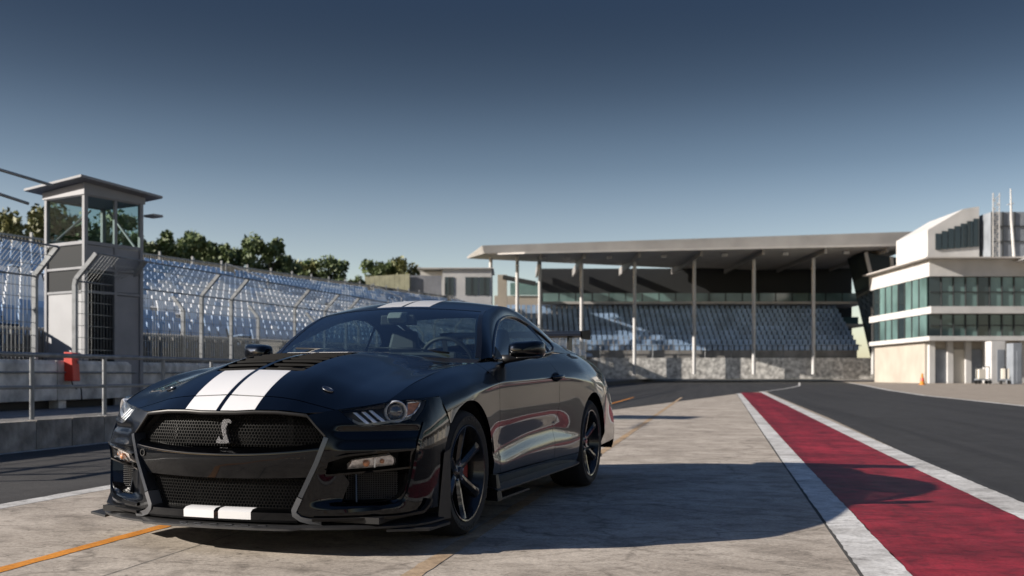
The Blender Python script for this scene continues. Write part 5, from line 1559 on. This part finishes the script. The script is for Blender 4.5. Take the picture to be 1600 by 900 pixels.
# structure under the skin keeps daylight out of the engine bay and floor
mb = MB(); mb.box(-.40, .68, -.54, .54, .18, .62); mb.build('engine_bay', 'void', car)
mb = MB(); mb.box(-3.70, .80, -.80, .80, .165, .195); mb.build('undertray', 'satin_black', car)
mb = MB(); mb.grid([[(-.46, y, .20), (-.46, y, .90)] for y in (-.90, .90)]); mb.build('bulkhead', 'void', car, fix=False)

# ---------------- wheels
def wheel(name, loc, rad, sg, letters=True):
    w = empty(name, loc, 0 if sg > 0 else math.pi, car)
    R_ = rad; hw = .150
    mb = MB()
    mb.lathe([(.262, -hw+.01), (.30, -hw), (R_-.035, -hw+.004), (R_-.012, -hw+.022), (R_-.002, -hw+.05), (R_, -.08), (R_, .08), (R_-.002, hw-.05), (R_-.012, hw-.022), (R_-.035, hw-.004), (.312, hw), (.29, hw-.002), (.272, hw-.008), (.262, hw-.012), (.255, hw-.03)], 72, 'Y')
    for yy in (-.09, -.045, 0, .045, .09):
        pass
    tyre = mb.build('tyre', 'rubber', w, smooth=True, angle=40)
    rim = empty('rim', parent=w)
    mb = MB(); mb.lathe([(.262, hw-.020), (.266, hw-.010), (.262, hw-.004), (.254, hw-.006), (.248, hw-.022), (.240, hw-.05), (.226, .06), (.222, -.05), (.240, -hw+.02), (.262, -hw+.01)], 72, 'Y'); mb.build('rim_barrel', 'rim', rim, smooth=True, angle=40)
    for k in range(6):
        a = R(90 + 60 * k)
        er = Vector((math.cos(a), 0, math.sin(a))); et = Vector((-math.sin(a), 0, math.cos(a))); ey = Vector((0, 1, 0))
        rows = []
        for r_, wd, y, hgt in ((.030, .024, .088, .012), (.060, .032, .094, .018), (.10, .030, .102, .026), (.16, .027, .112, .030), (.205, .029, .121, .030), (.232, .040, .128, .024), (.250, .054, .130, .016)):
            c = er * r_
            rows.append([tuple(c - et * wd + ey * (y - hgt - .018)), tuple(c - et * wd * .9 + ey * (y - hgt * .55)), tuple(c - et * wd * .28 + ey * y), tuple(c + et * wd * .28 + ey * y), tuple(c + et * wd * .9 + ey * (y - hgt * .55)), tuple(c + et * wd + ey * (y - hgt - .018))])
        mb = MB(); mb.grid(rows); mb.build('spoke', 'rim', rim, smooth=True, angle=28, fix=True)
    mb = MB(); mb.lathe([(.001, .104), (.026, .104), (.030, .100), (.034, .092), (.052, .086), (.060, .070), (.06, .03)], 30, 'Y'); mb.build('hub_cap', 'rim', rim, smooth=True, angle=40)
    for k in range(5):
        a = R(90 + 72 * k); mb = MB(); mb.lathe([(.001, .012), (.008, .012), (.009, 0)], 8, 'Y')
        nut = mb.build('wheel_nut', 'chrome', rim); nut.location = (.046 * math.cos(a), .086, .046 * math.sin(a))
    mb = MB(); mb.lathe([(.05, .03), (.195, .03), (.195, .0), (.05, .0)], 48, 'Y'); mb.build('brake_disc', 'disc', w, smooth=True, angle=30)
    mb = MB(); P = []
    back = -1 if loc[0] > -1 else 1
    for a in np.linspace(-28, 28, 10):
        aa = R((180 if back < 0 else 0) + a) if sg > 0 else R((0 if back < 0 else 180) + a)
        P.append([(r_ * math.cos(aa), y, r_ * math.sin(aa)) for r_, y in ((.125, .02), (.125, .062), (.205, .062), (.205, .02))])
    mb.grid(P); mb.build('brake_caliper', 'caliper', w, smooth=True, angle=30)
    if letters:
        # raised maker's name on the sidewall
        cu = bpy.data.curves.new('t', 'FONT'); cu.size = .030; cu.align_x = 'CENTER'; cu.align_y = 'CENTER'; cu.extrude = .0012; cu.resolution_u = 2
        tmp = bpy.data.objects.new('t', cu); COL.objects.link(tmp)
        mb = MB()
        for word, a0 in (('MICHELIN', 100), ('MICHELIN', 280)):
            for i, ch in enumerate(word):
                cu.body = ch
                dg = bpy.context.evaluated_depsgraph_get(); dg.update()
                me = bpy.data.meshes.new_from_object(tmp.evaluated_get(dg))
                a = R(a0) + (len(word) / 2 - i - .5) * -R(7.4)
                er = Vector((math.cos(a), 0, math.sin(a))); et = Vector((math.sin(a), 0, -math.cos(a)))
                et = -et if sg > 0 else et
                # read from outside (+y): screen right is -x
                et = Vector((math.sin(a), 0, -math.cos(a))) * -1
                vs = [tuple(er * (.298 + v.co.y) + et * v.co.x + Vector((0, hw + .0005 + v.co.z, 0))) for v in me.vertices]
                mb.add(vs, [tuple(p.vertices) for p in me.polygons]); bpy.data.meshes.remove(me)
        bpy.data.objects.remove(tmp); bpy.data.curves.remove(cu)
        mb.build('sidewall_lettering', 'tyre_print', tyre, fix=False)['kind'] = 'stuff'
    return w
wheel('wheel', (0, .802, .345), .345, 1)
wheel('wheel', (0, -.802, .345), .345, -1, False)
wheel('wheel', (-2.72, .806, .349), .349, 1)
wheel('wheel', (-2.72, -.806, .349), .349, -1, False)

# embossed maker's letters on the left of the bumper beam
cu = bpy.data.curves.new('t', 'FONT'); cu.body = 'SHELBY'; cu.size = .050; cu.space_character = 1.55; cu.align_x = 'CENTER'; cu.align_y = 'CENTER'; cu.extrude = .0015; cu.resolution_u = 3
tmp = bpy.data.objects.new('t', cu); COL.objects.link(tmp)
dg = bpy.context.evaluated_depsgraph_get(); dg.update()
me = bpy.data.meshes.new_from_object(tmp.evaluated_get(dg))
mb = MB()
mb.add([tuple(nose(.385 + v.co.x * .72, .478 + v.co.y * .62 + .006, .0015 + v.co.z)) for v in me.vertices], [tuple(p.vertices) for p in me.polygons])
bpy.data.objects.remove(tmp); bpy.data.curves.remove(cu); bpy.data.meshes.remove(me)
mb.build('raised_lettering', 'gloss_black', beam, fix=False)['kind'] = 'stuff'
